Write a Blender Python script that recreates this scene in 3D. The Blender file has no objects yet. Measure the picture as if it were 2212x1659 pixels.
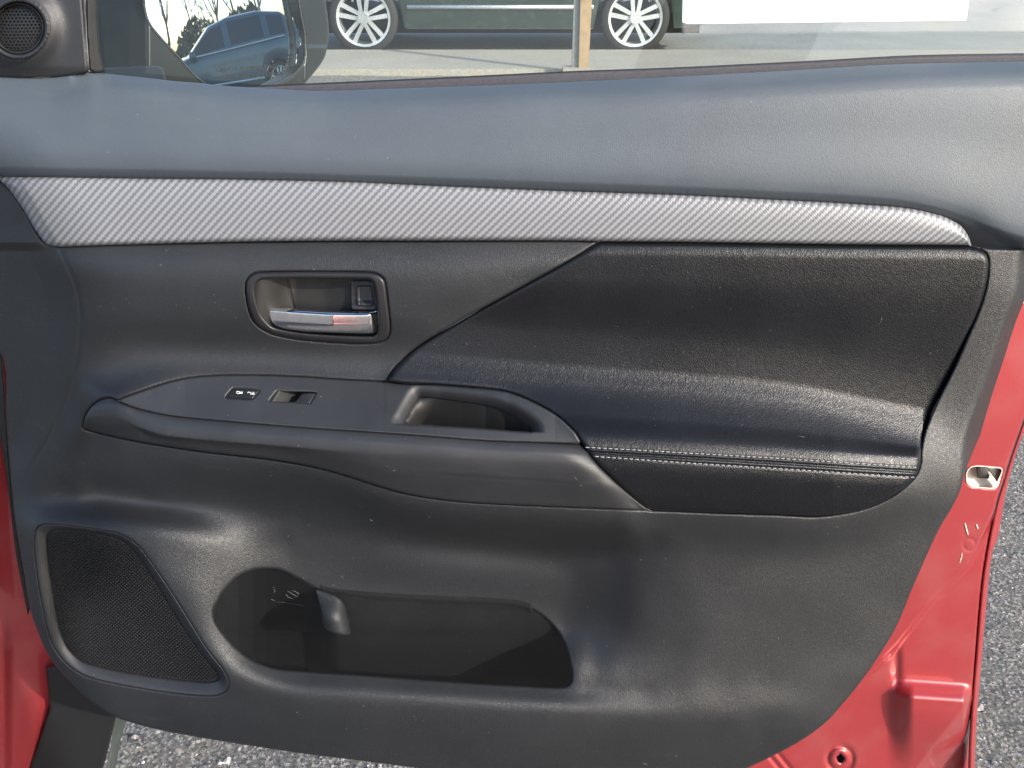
import bpy, math, random
import numpy as np
from mathutils import Vector, Matrix
R = math.radians
random.seed(7); rng = np.random.default_rng(7)
S = bpy.context.scene
C = S.collection

# ------------------------------------------------------------------ camera
CAM = np.array([0.0, -0.95, 1.25]); PITCH = R(27); F = 2000.0; W0, H0 = 2212.0, 1659.0
cam = bpy.data.cameras.new('camera'); cam.sensor_width = 36; cam.sensor_fit = 'HORIZONTAL'
cam.lens = 36 * F / W0; cam.clip_start = 0.02; cam.clip_end = 2000
camo = bpy.data.objects.new('camera', cam); C.objects.link(camo)
camo.location = CAM; camo.rotation_euler = (R(90) - PITCH, 0, 0)
S.camera = camo
S.render.resolution_x, S.render.resolution_y = 1024, 768
# ------------------------------------------------------------------ light
SUN_DIR = Vector((0.70, -0.55, 0.45)).normalized()
w = bpy.data.worlds.new('World'); S.world = w; w.use_nodes = True
nt = w.node_tree; nt.nodes.clear()
sky = nt.nodes.new('ShaderNodeTexSky'); sky.sky_type = 'NISHITA'; sky.sun_disc = False
sky.sun_elevation = math.asin(SUN_DIR.z)
sky.sun_rotation = math.atan2(SUN_DIR.x, SUN_DIR.y)
sky.air_density = 1.0; sky.dust_density = 2.6; sky.ozone_density = 1.2
bg = nt.nodes.new('ShaderNodeBackground'); bg.inputs['Strength'].default_value = 0.15
out = nt.nodes.new('ShaderNodeOutputWorld')
nt.links.new(sky.outputs[0], bg.inputs[0]); nt.links.new(bg.outputs[0], out.inputs[0])
sun = bpy.data.lights.new('sun', 'SUN'); sun.energy = 2.4; sun.angle = R(1.3); sun.color = (1.0, 0.95, 0.89)
suno = bpy.data.objects.new('sun', sun); C.objects.link(suno)
suno.rotation_euler = SUN_DIR.to_track_quat('Z', 'Y').to_euler(); suno.location = (3, -4, 4)
vs = S.view_settings
S.display_settings.display_device = 'sRGB'; vs.view_transform = 'Standard'; vs.look = 'None'
vs.exposure = 1.2; vs.gamma = 1.0

# ------------------------------------------------------------------ projection helpers
# photograph coordinates (2212 x 1659) to points of the place: the door trim is a relief over a leaning plane
cp, sp_ = math.cos(PITCH), math.sin(PITCH)
LEAN = R(8); N = np.array([0, -math.cos(LEAN), math.sin(LEAN)]); P0 = np.array([0, 0, 0.766])
def ray(u, v):
    u = np.asarray(u, float); v = np.asarray(v, float)
    x = (u - W0 / 2) / F; y = (H0 / 2 - v) / F
    return np.stack([x, cp + y * sp_, -sp_ + y * cp], -1)
def P(u, v, h):                       # point at relief height h (metres) over the door plane
    d = ray(u, v); h = np.asarray(h, float)
    num = (P0 - CAM) @ N + h
    t = num / (d @ N)
    return CAM + d * t[..., None]
def PY(u, v, y):
    d = ray(u, v); t = (y - CAM[1]) / d[..., 1]
    return CAM + d * np.asarray(t)[..., None]
def PZ(u, v, z):
    d = ray(u, v); t = (z - CAM[2]) / d[..., 2]
    return CAM + d * np.asarray(t)[..., None]

# ------------------------------------------------------------------ object helpers
def tag(o, label=None, cat=None, group=None, kind=None):
    for k, val in (('label', label), ('category', cat), ('group', group), ('kind', kind)):
        if val: o[k] = val
    return o
def thing(name, label, cat, loc=(0, 0, 0), group=None):
    o = bpy.data.objects.new(name, None); C.objects.link(o); o.location = loc; o.empty_display_size = .1
    return tag(o, label, cat, group)
def link(name, me, mat, parent=None, smooth=True):
    o = bpy.data.objects.new(name, me); C.objects.link(o)
    if mat is not None and not len(me.materials): me.materials.append(mat)
    if parent is not None:
        o.parent = parent
        M = Matrix.Identity(4); q = parent
        while q is not None:
            M = q.matrix_basis @ M if q.parent is None else q.matrix_parent_inverse @ q.matrix_basis @ M
            q = q.parent
        o.matrix_parent_inverse = M.inverted()
    me.polygons.foreach_set('use_smooth', [smooth] * len(me.polygons))
    return o
def mesh_from(verts, faces, name='m'):
    me = bpy.data.meshes.new(name)
    verts = np.asarray(verts, np.float32)
    if isinstance(faces, np.ndarray):
        k = faces.shape[1]; nf = len(faces)
        me.vertices.add(len(verts)); me.vertices.foreach_set('co', verts.ravel())
        me.loops.add(nf * k); me.loops.foreach_set('vertex_index', faces.astype(np.int32).ravel())
        me.polygons.add(nf); me.polygons.foreach_set('loop_start', np.arange(nf, dtype=np.int32) * k)
        me.polygons.foreach_set('loop_total', np.full(nf, k, np.int32)); me.update(calc_edges=True)
    else:
        me.from_pydata([tuple(map(float, p)) for p in verts], [], faces); me.update()
    return me
class MB:                              # collects simple shapes into one mesh
    def __init__(s): s.v = []; s.f = []
    def add(s, vs_, fs):
        b = len(s.v); s.v += [tuple(map(float, p)) for p in vs_]; s.f += [[i + b for i in f] for f in fs]; return s
    def box(s, a, b):
        (x0, y0, z0), (x1, y1, z1) = a, b
        return s.add([(x0,y0,z0),(x1,y0,z0),(x1,y1,z0),(x0,y1,z0),(x0,y0,z1),(x1,y0,z1),(x1,y1,z1),(x0,y1,z1)],
                     [(0,3,2,1),(4,5,6,7),(0,1,5,4),(1,2,6,5),(2,3,7,6),(3,0,4,7)])
    def tube(s, pts, rad, n=8, cap=True):
        pts = [Vector(p) for p in pts]; rad = rad if hasattr(rad, '__len__') else [rad] * len(pts)
        rings = []
        prev = None
        for i, p in enumerate(pts):
            t = (pts[min(i+1, len(pts)-1)] - pts[max(i-1, 0)]).normalized()
            a = t.orthogonal().normalized() if prev is None else (prev - t * prev.dot(t)).normalized()
            prev = a; b = t.cross(a)
            rings.append([p + (a * math.cos(k*2*math.pi/n) + b * math.sin(k*2*math.pi/n)) * rad[i] for k in range(n)])
        vs_ = [q for r in rings for q in r]; fs = []
        for i in range(len(pts) - 1):
            for k in range(n):
                fs.append((i*n+k, i*n+(k+1) % n, (i+1)*n+(k+1) % n, (i+1)*n+k))
        if cap: fs += [tuple(range(n))[::-1], tuple((len(pts)-1)*n+k for k in range(n))]
        return s.add(vs_, fs)
    def build(s, name, mat, parent=None, smooth=True):
        return link(name, mesh_from(s.v, s.f), mat, parent, smooth)

# ------------------------------------------------------------------ curves
def Cv(pts, n=8):                      # open Catmull-Rom through the points
    p = np.array(pts, float)
    if len(p) == 2: return p
    q = np.vstack([2*p[0]-p[1], p, 2*p[-1]-p[-2]]); o = []
    for i in range(1, len(q) - 2):
        a, b, c, d = q[i-1:i+3]
        t = np.linspace(0, 1, n, endpoint=False)[:, None]
        # limit tangents on uneven spacing
        l = np.linalg.norm(c-b); m1 = (c-a); m2 = (d-b)
        m1 = m1 / max(np.linalg.norm(m1), 1e-6) * min(np.linalg.norm(m1)*.5, l); m2 = m2 / max(np.linalg.norm(m2), 1e-6) * min(np.linalg.norm(m2)*.5, l)
        o.append((2*t**3-3*t**2+1)*b + (t**3-2*t**2+t)*m1 + (-2*t**3+3*t**2)*c + (t**3-t**2)*m2)
    o.append(p[-1:])
    return np.vstack(o)
def closed(pts, n=6):
    p = np.array(pts, float); q = np.vstack([p[-2:], p, p[:3]])
    c = Cv(q, n); return c[2*n:(2+len(p))*n]
def join(*cs):
    o = []
    for c in cs:
        for p in np.asarray(c, float):
            if not o or np.linalg.norm(p - o[-1]) > .3: o.append(p)
    if np.linalg.norm(o[0]-o[-1]) < .3: o.pop()
    return np.array(o)
def rev(c): return np.asarray(c)[::-1]
def fx(c):                             # curve -> function v(u)
    c = np.asarray(c, float); i = np.argsort(c[:, 0]); c = c[i]
    return lambda u: np.interp(u, c[:, 0], c[:, 1])
def fy(c):                             # curve -> function u(v)
    c = np.asarray(c, float); i = np.argsort(c[:, 1]); c = c[i]
    return lambda v: np.interp(v, c[:, 1], c[:, 0])
def inter(x, xs, ys): return np.interp(x, xs, ys)
def sstep(a, b, x):
    t = np.clip((x - a) / (b - a), 0, 1); return t*t*(3-2*t)
def offset(poly, d):                   # outward for d > 0
    p = np.asarray(poly, float); a = np.roll(p, 1, 0); b = np.roll(p, -1, 0); t = b - a
    t /= np.maximum(np.linalg.norm(t, axis=1), 1e-9)[:, None]
    area = 0.5*np.sum(p[:, 0]*b[:, 1]-b[:, 0]*p[:, 1])
    n = np.stack([t[:, 1], -t[:, 0]], 1) * (1 if area > 0 else -1)
    return p + n * d
def inside(poly, u, v):
    p = np.asarray(poly); r = np.zeros(u.shape, bool)
    for (x0, y0), (x1, y1) in zip(p, np.roll(p, -1, 0)):
        if y0 == y1: continue
        c = ((y0 > v) != (y1 > v)) & (u < (x1-x0)*(v-y0)/(y1-y0)+x0)
        r ^= c
    return r
def nearest(polys, u, v):              # distance and nearest point on a set of closed loops
    best = np.full(u.shape, 1e18); bx = u.copy(); by = v.copy()
    for p in polys:
        p = np.asarray(p)
        for (x0, y0), (x1, y1) in zip(p, np.roll(p, -1, 0)):
            dx, dy = x1-x0, y1-y0; L = dx*dx+dy*dy
            if L < 1e-9: continue
            t = np.clip(((u-x0)*dx+(v-y0)*dy)/L, 0, 1); px = x0+t*dx; py = y0+t*dy
            d = (u-px)**2+(v-py)**2; m = d < best
            best[m] = d[m]; bx[m] = px[m]; by[m] = py[m]
    return np.sqrt(best), bx, by
def dist_curve(c, u, v, rad=60):
    best = np.full(u.shape, 1e9); c = np.asarray(c)
    for (x0, y0), (x1, y1) in zip(c[:-1], c[1:]):
        dx, dy = x1-x0, y1-y0; L = dx*dx+dy*dy
        if L < 1e-9: continue
        m = (u > min(x0, x1)-rad) & (u < max(x0, x1)+rad) & (v > min(y0, y1)-rad) & (v < max(y0, y1)+rad)
        if not m.any(): continue
        uu, vv = u[m], v[m]
        t = np.clip(((uu-x0)*dx+(vv-y0)*dy)/L, 0, 1)
        best[m] = np.minimum(best[m], np.hypot(uu-x0-t*dx, vv-y0-t*dy))
    return best
def loft(u, v, guides):                # guides: (v(u) function, h(u) function or number); monotone cubic along v
    G = np.stack([g(u) for g, _ in guides]); Hh = np.stack([(h(u) if callable(h) else np.full(u.shape, float(h))) for _, h in guides])
    for k in range(1, len(G)): G[k] = np.maximum(G[k], G[k-1]+0.8)
    dx = np.diff(G, axis=0); s = np.diff(Hh, axis=0)/dx
    m = np.zeros_like(Hh); m[0] = s[0]; m[-1] = s[-1]
    w1 = 2*dx[1:]+dx[:-1]; w2 = dx[1:]+2*dx[:-1]; a = s[:-1]; b = s[1:]
    ok = (a*b) > 0; mm = np.zeros_like(a); mm[ok] = ((w1+w2)[ok])/(w1[ok]/a[ok]+w2[ok]/b[ok]); m[1:-1] = mm
    o = np.where(v <= G[0], Hh[0]+(v-G[0])*m[0], Hh[-1]+(v-G[-1])*m[-1])
    for k in range(len(G)-1):
        q = (v > G[k]) & (v <= G[k+1]); L = dx[k][q]; t = (v[q]-G[k][q])/L
        o[q] = (2*t**3-3*t**2+1)*Hh[k][q]+(t**3-2*t**2+t)*L*m[k][q]+(-2*t**3+3*t**2)*Hh[k+1][q]+(t**3-t**2)*L*m[k+1][q]
    return o
class TPS:
    def __init__(s, pts, lam=1e-3):
        p = np.array(pts, float); s.c = p[:, :2]/300; n = len(p)
        r = np.linalg.norm(s.c[:, None]-s.c[None], axis=2); K = s.k(r)+lam*np.eye(n)*0.2
        A = np.zeros((n+3, n+3)); A[:n, :n] = K; A[:n, n] = 1; A[:n, n+1:] = s.c; A[n, :n] = 1; A[n+1:, :n] = s.c.T
        s.w = np.linalg.solve(A, np.r_[p[:, 2], 0, 0, 0])
    def k(s, r): return np.where(r > 1e-9, r*r*np.log(np.maximum(r, 1e-9)), 0)
    def __call__(s, u, v):
        sh = u.shape; x = np.stack([u.ravel(), v.ravel()], 1)/300; o = np.empty(len(x)); n = len(s.c)
        for i in range(0, len(x), 40000):
            q = x[i:i+40000]; d = q[:, None]-s.c[None]; r2 = (d*d).sum(2)
            k = np.where(r2 > 1e-12, .5*r2*np.log(np.maximum(r2, 1e-12)), 0)
            o[i:i+40000] = k @ s.w[:n]+s.w[n]+q @ s.w[n+1:]
        return o.reshape(sh)
def relief(name, outline, hfun, mat, parent, holes=(), step=3.0, bevel=(4, .002), skirt=.008, point=None, smooth=True):
    """A panel part: grid fitted to its outline, relief from hfun, rounded edge, turned-back rim."""
    point = point or P
    outline = np.asarray(outline); loops = [outline]+[np.asarray(h) for h in holes]
    x0, y0 = outline.min(0)-step; x1, y1 = outline.max(0)+step
    us = np.arange(x0, x1+step, step); vs_ = np.arange(y0, y1+step, step)
    U, V = np.meshgrid(us, vs_); ny, nx = U.shape
    cu = (U[:-1, :-1]+U[1:, 1:])/2; cv_ = (V[:-1, :-1]+V[1:, 1:])/2
    keep = inside(outline, cu, cv_)
    for h in holes: keep &= ~inside(h, cu, cv_)
    cnt = np.zeros(U.shape, int)
    cnt[:-1, :-1] += keep; cnt[1:, :-1] += keep; cnt[:-1, 1:] += keep; cnt[1:, 1:] += keep
    bnd = (cnt > 0) & (cnt < 4)
    near = cnt > 0
    br = bevel[0] if bevel else 0
    D = np.full(U.shape, 1e3)
    rad = max(br, 0)+3*step
    for lp in loops:
        lc = np.vstack([lp, lp[:1]]); D = np.minimum(D, dist_curve(lc, U, V, rad))
    _, bx, by = nearest(loops, U[bnd], V[bnd])
    U[bnd] = bx; V[bnd] = by; D[bnd] = 0
    idx = np.full(U.shape, -1); idx[near] = np.arange(near.sum())
    u, v = U[near], V[near]; h = hfun(u, v); d = D[near]
    if bevel:
        t = 1-np.clip(d/br, 0, 1); h = h-bevel[1]*(1-np.sqrt(np.clip(1-t*t, 0, 1)))
    verts = point(u, v, h)
    q = np.stack([idx[:-1, :-1][keep], idx[1:, :-1][keep], idx[1:, 1:][keep], idx[:-1, 1:][keep]], 1)
    # boundary edges
    K = np.zeros((ny+1, nx+1), bool); K[1:ny, 1:nx] = keep
    I = lambda a, b: idx[a, b]
    edges = []
    kc = np.zeros((ny+1, nx-1), bool); kc[1:ny] = keep     # horizontal edges at row r between cell row r-1 and r
    for top, bot, sgn in ((kc[:-1], kc[1:], 1), (kc[1:], kc[:-1], -1)):
        rr, cc = np.nonzero(top & ~bot) if sgn == 1 else np.nonzero(top & ~bot)
        e = np.stack([idx[rr, cc], idx[rr, cc+1]], 1)
        edges.append(e if sgn == 1 else e[:, ::-1])
    kr = np.zeros((ny-1, nx+1), bool); kr[:, 1:nx] = keep
    for left, right, sgn in ((kr[:, :-1], kr[:, 1:], 1), (kr[:, 1:], kr[:, :-1], -1)):
        rr, cc = np.nonzero(left & ~right)
        e = np.stack([idx[rr, cc], idx[rr+1, cc]], 1)
        edges.append(e[:, ::-1] if sgn == 1 else e)
    E = np.vstack(edges)
    if skirt:
        b = np.unique(E); m = np.full(len(verts), -1); m[b] = np.arange(len(b))+len(verts)
        back = point(u[b], v[b], h[b]-skirt)
        F2 = np.stack([E[:, 1], E[:, 0], m[E[:, 0]], m[E[:, 1]]], 1)
        verts = np.vstack([verts, back]); q = np.vstack([q, F2])
    return link(name, mesh_from(verts, q), mat, parent, smooth)

# ------------------------------------------------------------------ materials
def mat_new(name):
    m = bpy.data.materials.new(name); m.use_nodes = True
    return m, m.node_tree, m.node_tree.nodes['Principled BSDF']
def nn(nt_, t, **kw):
    n = nt_.nodes.new(t)
    for k, val in kw.items():
        if k.startswith('i_'): n.inputs[k[2:].replace('_', ' ')].default_value = val
        else: setattr(n, k, val)
    return n
def grain(name, col, rough=.5, scale=700, strength=.35, dist=.0006, spec=.5, mott=.18, fine=1.0, dust=.0, scuff=.05):
    """moulded plastic or leather: pebble grain as relief, slight mottling and dust"""
    m, t, b = mat_new(name); L = t.links.new
    tc = nn(t, 'ShaderNodeTexCoord')
    nz0 = nn(t, 'ShaderNodeTexNoise', i_Scale=scale*.35, i_Detail=2.0); L(tc.outputs['Object'], nz0.inputs['Vector'])
    mixv = nn(t, 'ShaderNodeMixRGB', blend_type='LINEAR_LIGHT', i_Fac=.0016*700/scale*fine); L(tc.outputs['Object'], mixv.inputs[1]); L(nz0.outputs['Color'], mixv.inputs[2])
    vo = nn(t, 'ShaderNodeTexVoronoi', feature='DISTANCE_TO_EDGE', i_Scale=scale); L(mixv.outputs[0], vo.inputs['Vector'])
    nz = nn(t, 'ShaderNodeTexNoise', i_Scale=scale*1.3, i_Detail=3.0, i_Roughness=.6); L(tc.outputs['Object'], nz.inputs['Vector'])
    inv = nn(t, 'ShaderNodeMapRange', interpolation_type='SMOOTHSTEP'); inv.inputs['From Max'].default_value = .28; L(vo.outputs['Distance'], inv.inputs['Value'])
    ad = nn(t, 'ShaderNodeMath', operation='MULTIPLY_ADD'); ad.inputs[1].default_value = .6; L(nz.outputs['Fac'], ad.inputs[0]); L(inv.outputs[0], ad.inputs[2])
    bp = nn(t, 'ShaderNodeBump', i_Strength=strength, i_Distance=dist); L(ad.outputs[0], bp.inputs['Height']); L(bp.outputs[0], b.inputs['Normal'])
    big = nn(t, 'ShaderNodeTexNoise', i_Scale=9.0, i_Detail=6.0, i_Roughness=.65); L(tc.outputs['Object'], big.inputs['Vector'])
    smv = nn(t, 'ShaderNodeMapping'); smv.inputs['Scale'].default_value = (14, 14, 60); smv.inputs['Rotation'].default_value = (0, .5, 0); L(tc.outputs['Object'], smv.inputs['Vector'])
    smn = nn(t, 'ShaderNodeTexNoise', i_Scale=1.0, i_Detail=8.0, i_Roughness=.75); L(smv.outputs[0], smn.inputs['Vector'])
    cr = nn(t, 'ShaderNodeMapRange'); cr.inputs['From Min'].default_value = .3; cr.inputs['From Max'].default_value = .75
    cr.inputs['To Min'].default_value = 1-mott; cr.inputs['To Max'].default_value = 1+mott; L(big.outputs['Fac'], cr.inputs['Value'])
    mc = nn(t, 'ShaderNodeVectorMath', operation='SCALE'); mc.inputs[0].default_value = col[:3]; L(cr.outputs[0], mc.inputs['Scale'])
    # dust specks
    dn = nn(t, 'ShaderNodeTexNoise', i_Scale=420.0, i_Detail=0.0); L(tc.outputs['Object'], dn.inputs['Vector'])
    dr = nn(t, 'ShaderNodeMapRange'); dr.inputs['From Min'].default_value = .86; dr.inputs['From Max'].default_value = .88; dr.inputs['To Max'].default_value = .3+dust; L(dn.outputs['Fac'], dr.inputs['Value'])
    sm = nn(t, 'ShaderNodeMapRange'); sm.inputs['From Min'].default_value = .58; sm.inputs['From Max'].default_value = .8; sm.inputs['To Max'].default_value = scuff; L(smn.outputs['Fac'], sm.inputs['Value'])
    mxd = nn(t, 'ShaderNodeMath', operation='MAXIMUM'); L(dr.outputs[0], mxd.inputs[0]); L(sm.outputs[0], mxd.inputs[1])
    mx = nn(t, 'ShaderNodeMixRGB'); mx.inputs[2].default_value = (.35, .33, .3, 1); L(mxd.outputs[0], mx.inputs[0]); L(mc.outputs[0], mx.inputs[1]); L(mx.outputs[0], b.inputs['Base Color'])
    rr = nn(t, 'ShaderNodeMapRange'); rr.inputs['From Min'].default_value = .3; rr.inputs['From Max'].default_value = .7
    rr.inputs['To Min'].default_value = rough-.05; rr.inputs['To Max'].default_value = rough+.06; L(big.outputs['Fac'], rr.inputs['Value']); L(rr.outputs[0], b.inputs['Roughness'])
    b.inputs['Specular IOR Level'].default_value = spec
    return m
def simple(name, col, rough=.5, metal=0, spec=.5, coat=0, nscale=60, namt=.15, bump=0, bscale=400):
    m, t, b = mat_new(name); L = t.links.new
    tc = nn(t, 'ShaderNodeTexCoord'); nz = nn(t, 'ShaderNodeTexNoise', i_Scale=float(nscale), i_Detail=5.0); L(tc.outputs['Object'], nz.inputs['Vector'])
    cr = nn(t, 'ShaderNodeMapRange'); cr.inputs['From Min'].default_value = .3; cr.inputs['From Max'].default_value = .7
    cr.inputs['To Min'].default_value = 1-namt; cr.inputs['To Max'].default_value = 1+namt; L(nz.outputs['Fac'], cr.inputs['Value'])
    mc = nn(t, 'ShaderNodeVectorMath', operation='SCALE'); mc.inputs[0].default_value = col[:3]; L(cr.outputs[0], mc.inputs['Scale']); L(mc.outputs[0], b.inputs['Base Color'])
    b.inputs['Roughness'].default_value = rough; b.inputs['Metallic'].default_value = metal; b.inputs['Specular IOR Level'].default_value = spec
    if coat: b.inputs['Coat Weight'].default_value = coat; b.inputs['Coat Roughness'].default_value = .06
    if bump:
        n2 = nn(t, 'ShaderNodeTexNoise', i_Scale=float(bscale), i_Detail=4.0); L(tc.outputs['Object'], n2.inputs['Vector'])
        bp = nn(t, 'ShaderNodeBump', i_Strength=bump, i_Distance=.001); L(n2.outputs['Fac'], bp.inputs['Height']); L(bp.outputs[0], b.inputs['Normal'])
    return m
M = {}
M['pad'] = grain('soft_grey_plastic', (.064, .080, .098), .46, 620, .20, .0005, mott=.07, spec=.55, scuff=.03)
M['trim'] = grain('black_grained_plastic', (.0165, .0182, .0210), .45, 600, .34, .0005, mott=.1)
M['fine'] = grain('black_fine_plastic', (.0220, .0235, .0270), .43, 1200, .25, .0004, dust=.1, spec=.6)
M['leather'] = grain('black_leather', (.0052, .0064, .0092), .38, 420, .27, .0006, spec=.43, mott=.1, scuff=.006)
M['pocket'] = grain('shaded_pocket_plastic', (.0105, .0115, .0130), .55, 600, .3, .0005, spec=.3)  # trim plastic darkened to paint in the shade inside the pocket
M['bezel'] = grain('smooth_black_plastic', (.016, .016, .018), .38, 1500, .08, .0003)
M['cup'] = simple('dark_cup_plastic', (.010, .0098, .0096), .55, nscale=40, namt=.3, bump=.15, bscale=900)
M['rubber'] = simple('black_rubber', (.008, .008, .009), .6, nscale=80)
M['seal'] = simple('grey_felt_seal', (.05, .05, .06), .7, nscale=300, bump=.5, bscale=1200)
M['black_gloss'] = simple('glossy_black_plastic', (.012, .014, .014), .3, nscale=30)
M['thread'] = simple('grey_thread', (.26, .265, .28), .8, nscale=900)
M['white_print'] = simple('white_print', (.8, .8, .8), .6)
M['scratch'] = simple('bare_primer', (.75, .66, .55), .7)
M['latch_in'] = simple('cream_plastic', (.72, .68, .58), .5)
M['steel'] = simple('dull_steel', (.35, .35, .35), .35, metal=1)
M['alloy'] = simple('alloy_wheel', (.7, .71, .72), .35, metal=.7)
M['tyre'] = simple('tyre_rubber', (.02, .02, .02), .8, bump=.4, bscale=120)
M['paper'] = simple('white_paper', (.9, .9, .9), .7, nscale=8, namt=.01)

def paint(name, col, rough=.38, metal=.35):
    m, t, b = mat_new(name); L = t.links.new
    tc = nn(t, 'ShaderNodeTexCoord')
    fl = nn(t, 'ShaderNodeTexNoise', i_Scale=900.0, i_Detail=1.0); L(tc.outputs['Object'], fl.inputs['Vector'])
    du = nn(t, 'ShaderNodeTexNoise', i_Scale=14.0, i_Detail=6.0); L(tc.outputs['Object'], du.inputs['Vector'])
    r1 = nn(t, 'ShaderNodeMapRange'); r1.inputs['To Min'].default_value = .8; r1.inputs['To Max'].default_value = 1.2; L(fl.outputs['Fac'], r1.inputs['Value'])
    s = nn(t, 'ShaderNodeVectorMath', operation='SCALE'); s.inputs[0].default_value = col; L(r1.outputs[0], s.inputs['Scale'])
    r2 = nn(t, 'ShaderNodeMapRange'); r2.inputs['From Min'].default_value = .5; r2.inputs['From Max'].default_value = .8; r2.inputs['To Max'].default_value = .12; L(du.outputs['Fac'], r2.inputs['Value'])
    mx = nn(t, 'ShaderNodeMixRGB'); mx.inputs[2].default_value = (.45, .36, .32, 1); L(r2.outputs[0], mx.inputs[0]); L(s.outputs[0], mx.inputs[1]); L(mx.outputs[0], b.inputs['Base Color'])
    b.inputs['Metallic'].default_value = metal; b.inputs['Roughness'].default_value = rough
    b.inputs['Coat Weight'].default_value = 1.0; b.inputs['Coat Roughness'].default_value = .05
    return m
M['red'] = paint('red_paint', (.35, .036, .043))
M['green_car'] = paint('dark_green_paint', (.035, .06, .05), .3, .5)
M['blue_car'] = paint('blue_grey_paint', (.05, .095, .13), .3, .1)

def mk_chrome():
    m, t, b = mat_new('scuffed_chrome'); L = t.links.new
    tc = nn(t, 'ShaderNodeTexCoord'); nz = nn(t, 'ShaderNodeTexNoise', i_Scale=160.0, i_Detail=8.0, i_Roughness=.75); L(tc.outputs['Object'], nz.inputs['Vector'])
    r = nn(t, 'ShaderNodeMapRange'); r.inputs['From Min'].default_value = .35; r.inputs['From Max'].default_value = .75; r.inputs['To Min'].default_value = .03; r.inputs['To Max'].default_value = .2; L(nz.outputs['Fac'], r.inputs['Value']); L(r.outputs[0], b.inputs['Roughness'])
    b.inputs['Metallic'].default_value = 1; b.inputs['Base Color'].default_value = (.75, .74, .75, 1)
    return m
M['chrome'] = mk_chrome()
def mk_mirror():
    m, t, b = mat_new('mirror_surface')
    b.inputs['Metallic'].default_value = 1; b.inputs['Roughness'].default_value = .015; b.inputs['Base Color'].default_value = (.80, .88, .92, 1)
    return m
M['mirror'] = mk_mirror()
def mk_glass(name, tint, refl=.9, haze=0.0):
    m = bpy.data.materials.new(name); m.use_nodes = True; t = m.node_tree; t.nodes.clear(); L = t.links.new
    o = nn(t, 'ShaderNodeOutputMaterial'); tr = nn(t, 'ShaderNodeBsdfTransparent'); tr.inputs[0].default_value = (*tint, 1)
    gl = nn(t, 'ShaderNodeBsdfGlossy'); gl.inputs['Roughness'].default_value = .0; gl.inputs[0].default_value = (refl, refl, refl, 1)
    ge = nn(t, 'ShaderNodeNewGeometry'); dt = nn(t, 'ShaderNodeVectorMath', operation='DOT_PRODUCT'); L(ge.outputs['Normal'], dt.inputs[0]); L(ge.outputs['Incoming'], dt.inputs[1])
    def mt(op, a, b_):
        n = nn(t, 'ShaderNodeMath', operation=op)
        for i, q in enumerate((a, b_)):
            if q is None: continue
            if isinstance(q, (int, float)): n.inputs[i].default_value = q
            else: L(q, n.inputs[i])
        return n.outputs[0]
    c_ = mt('ABSOLUTE', dt.outputs['Value'], None); fr = mt('ADD', mt('MULTIPLY', mt('POWER', mt('SUBTRACT', 1.0, c_), 5.0), .9), .035)
    mx = nn(t, 'ShaderNodeMixShader'); L(fr, mx.inputs[0]); L(tr.outputs[0], mx.inputs[1]); L(gl.outputs[0], mx.inputs[2])
    last = mx
    if haze:
        df = nn(t, 'ShaderNodeBsdfDiffuse'); df.inputs[0].default_value = (.8, .8, .8, 1)
        tc = nn(t, 'ShaderNodeTexCoord'); nz = nn(t, 'ShaderNodeTexNoise', i_Scale=14.0, i_Detail=7.0); L(tc.outputs['Object'], nz.inputs['Vector'])
        r = nn(t, 'ShaderNodeMapRange'); r.inputs['To Min'].default_value = 0; r.inputs['To Max'].default_value = haze*2; L(nz.outputs['Fac'], r.inputs['Value'])
        m2 = nn(t, 'ShaderNodeMixShader'); L(r.outputs[0], m2.inputs[0]); L(mx.outputs[0], m2.inputs[1]); L(df.outputs[0], m2.inputs[2]); last = m2
    L(last.outputs[0], o.inputs[0]); return m
M['glass'] = mk_glass('window_pane', (.84, .92, .89), haze=.012)
M['sleeve'] = mk_glass('clear_plastic', (.93, .95, .96), haze=.13)
M['dark_glass'] = simple('dark_car_glass', (.02, .03, .035), .06, spec=.8)

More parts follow.
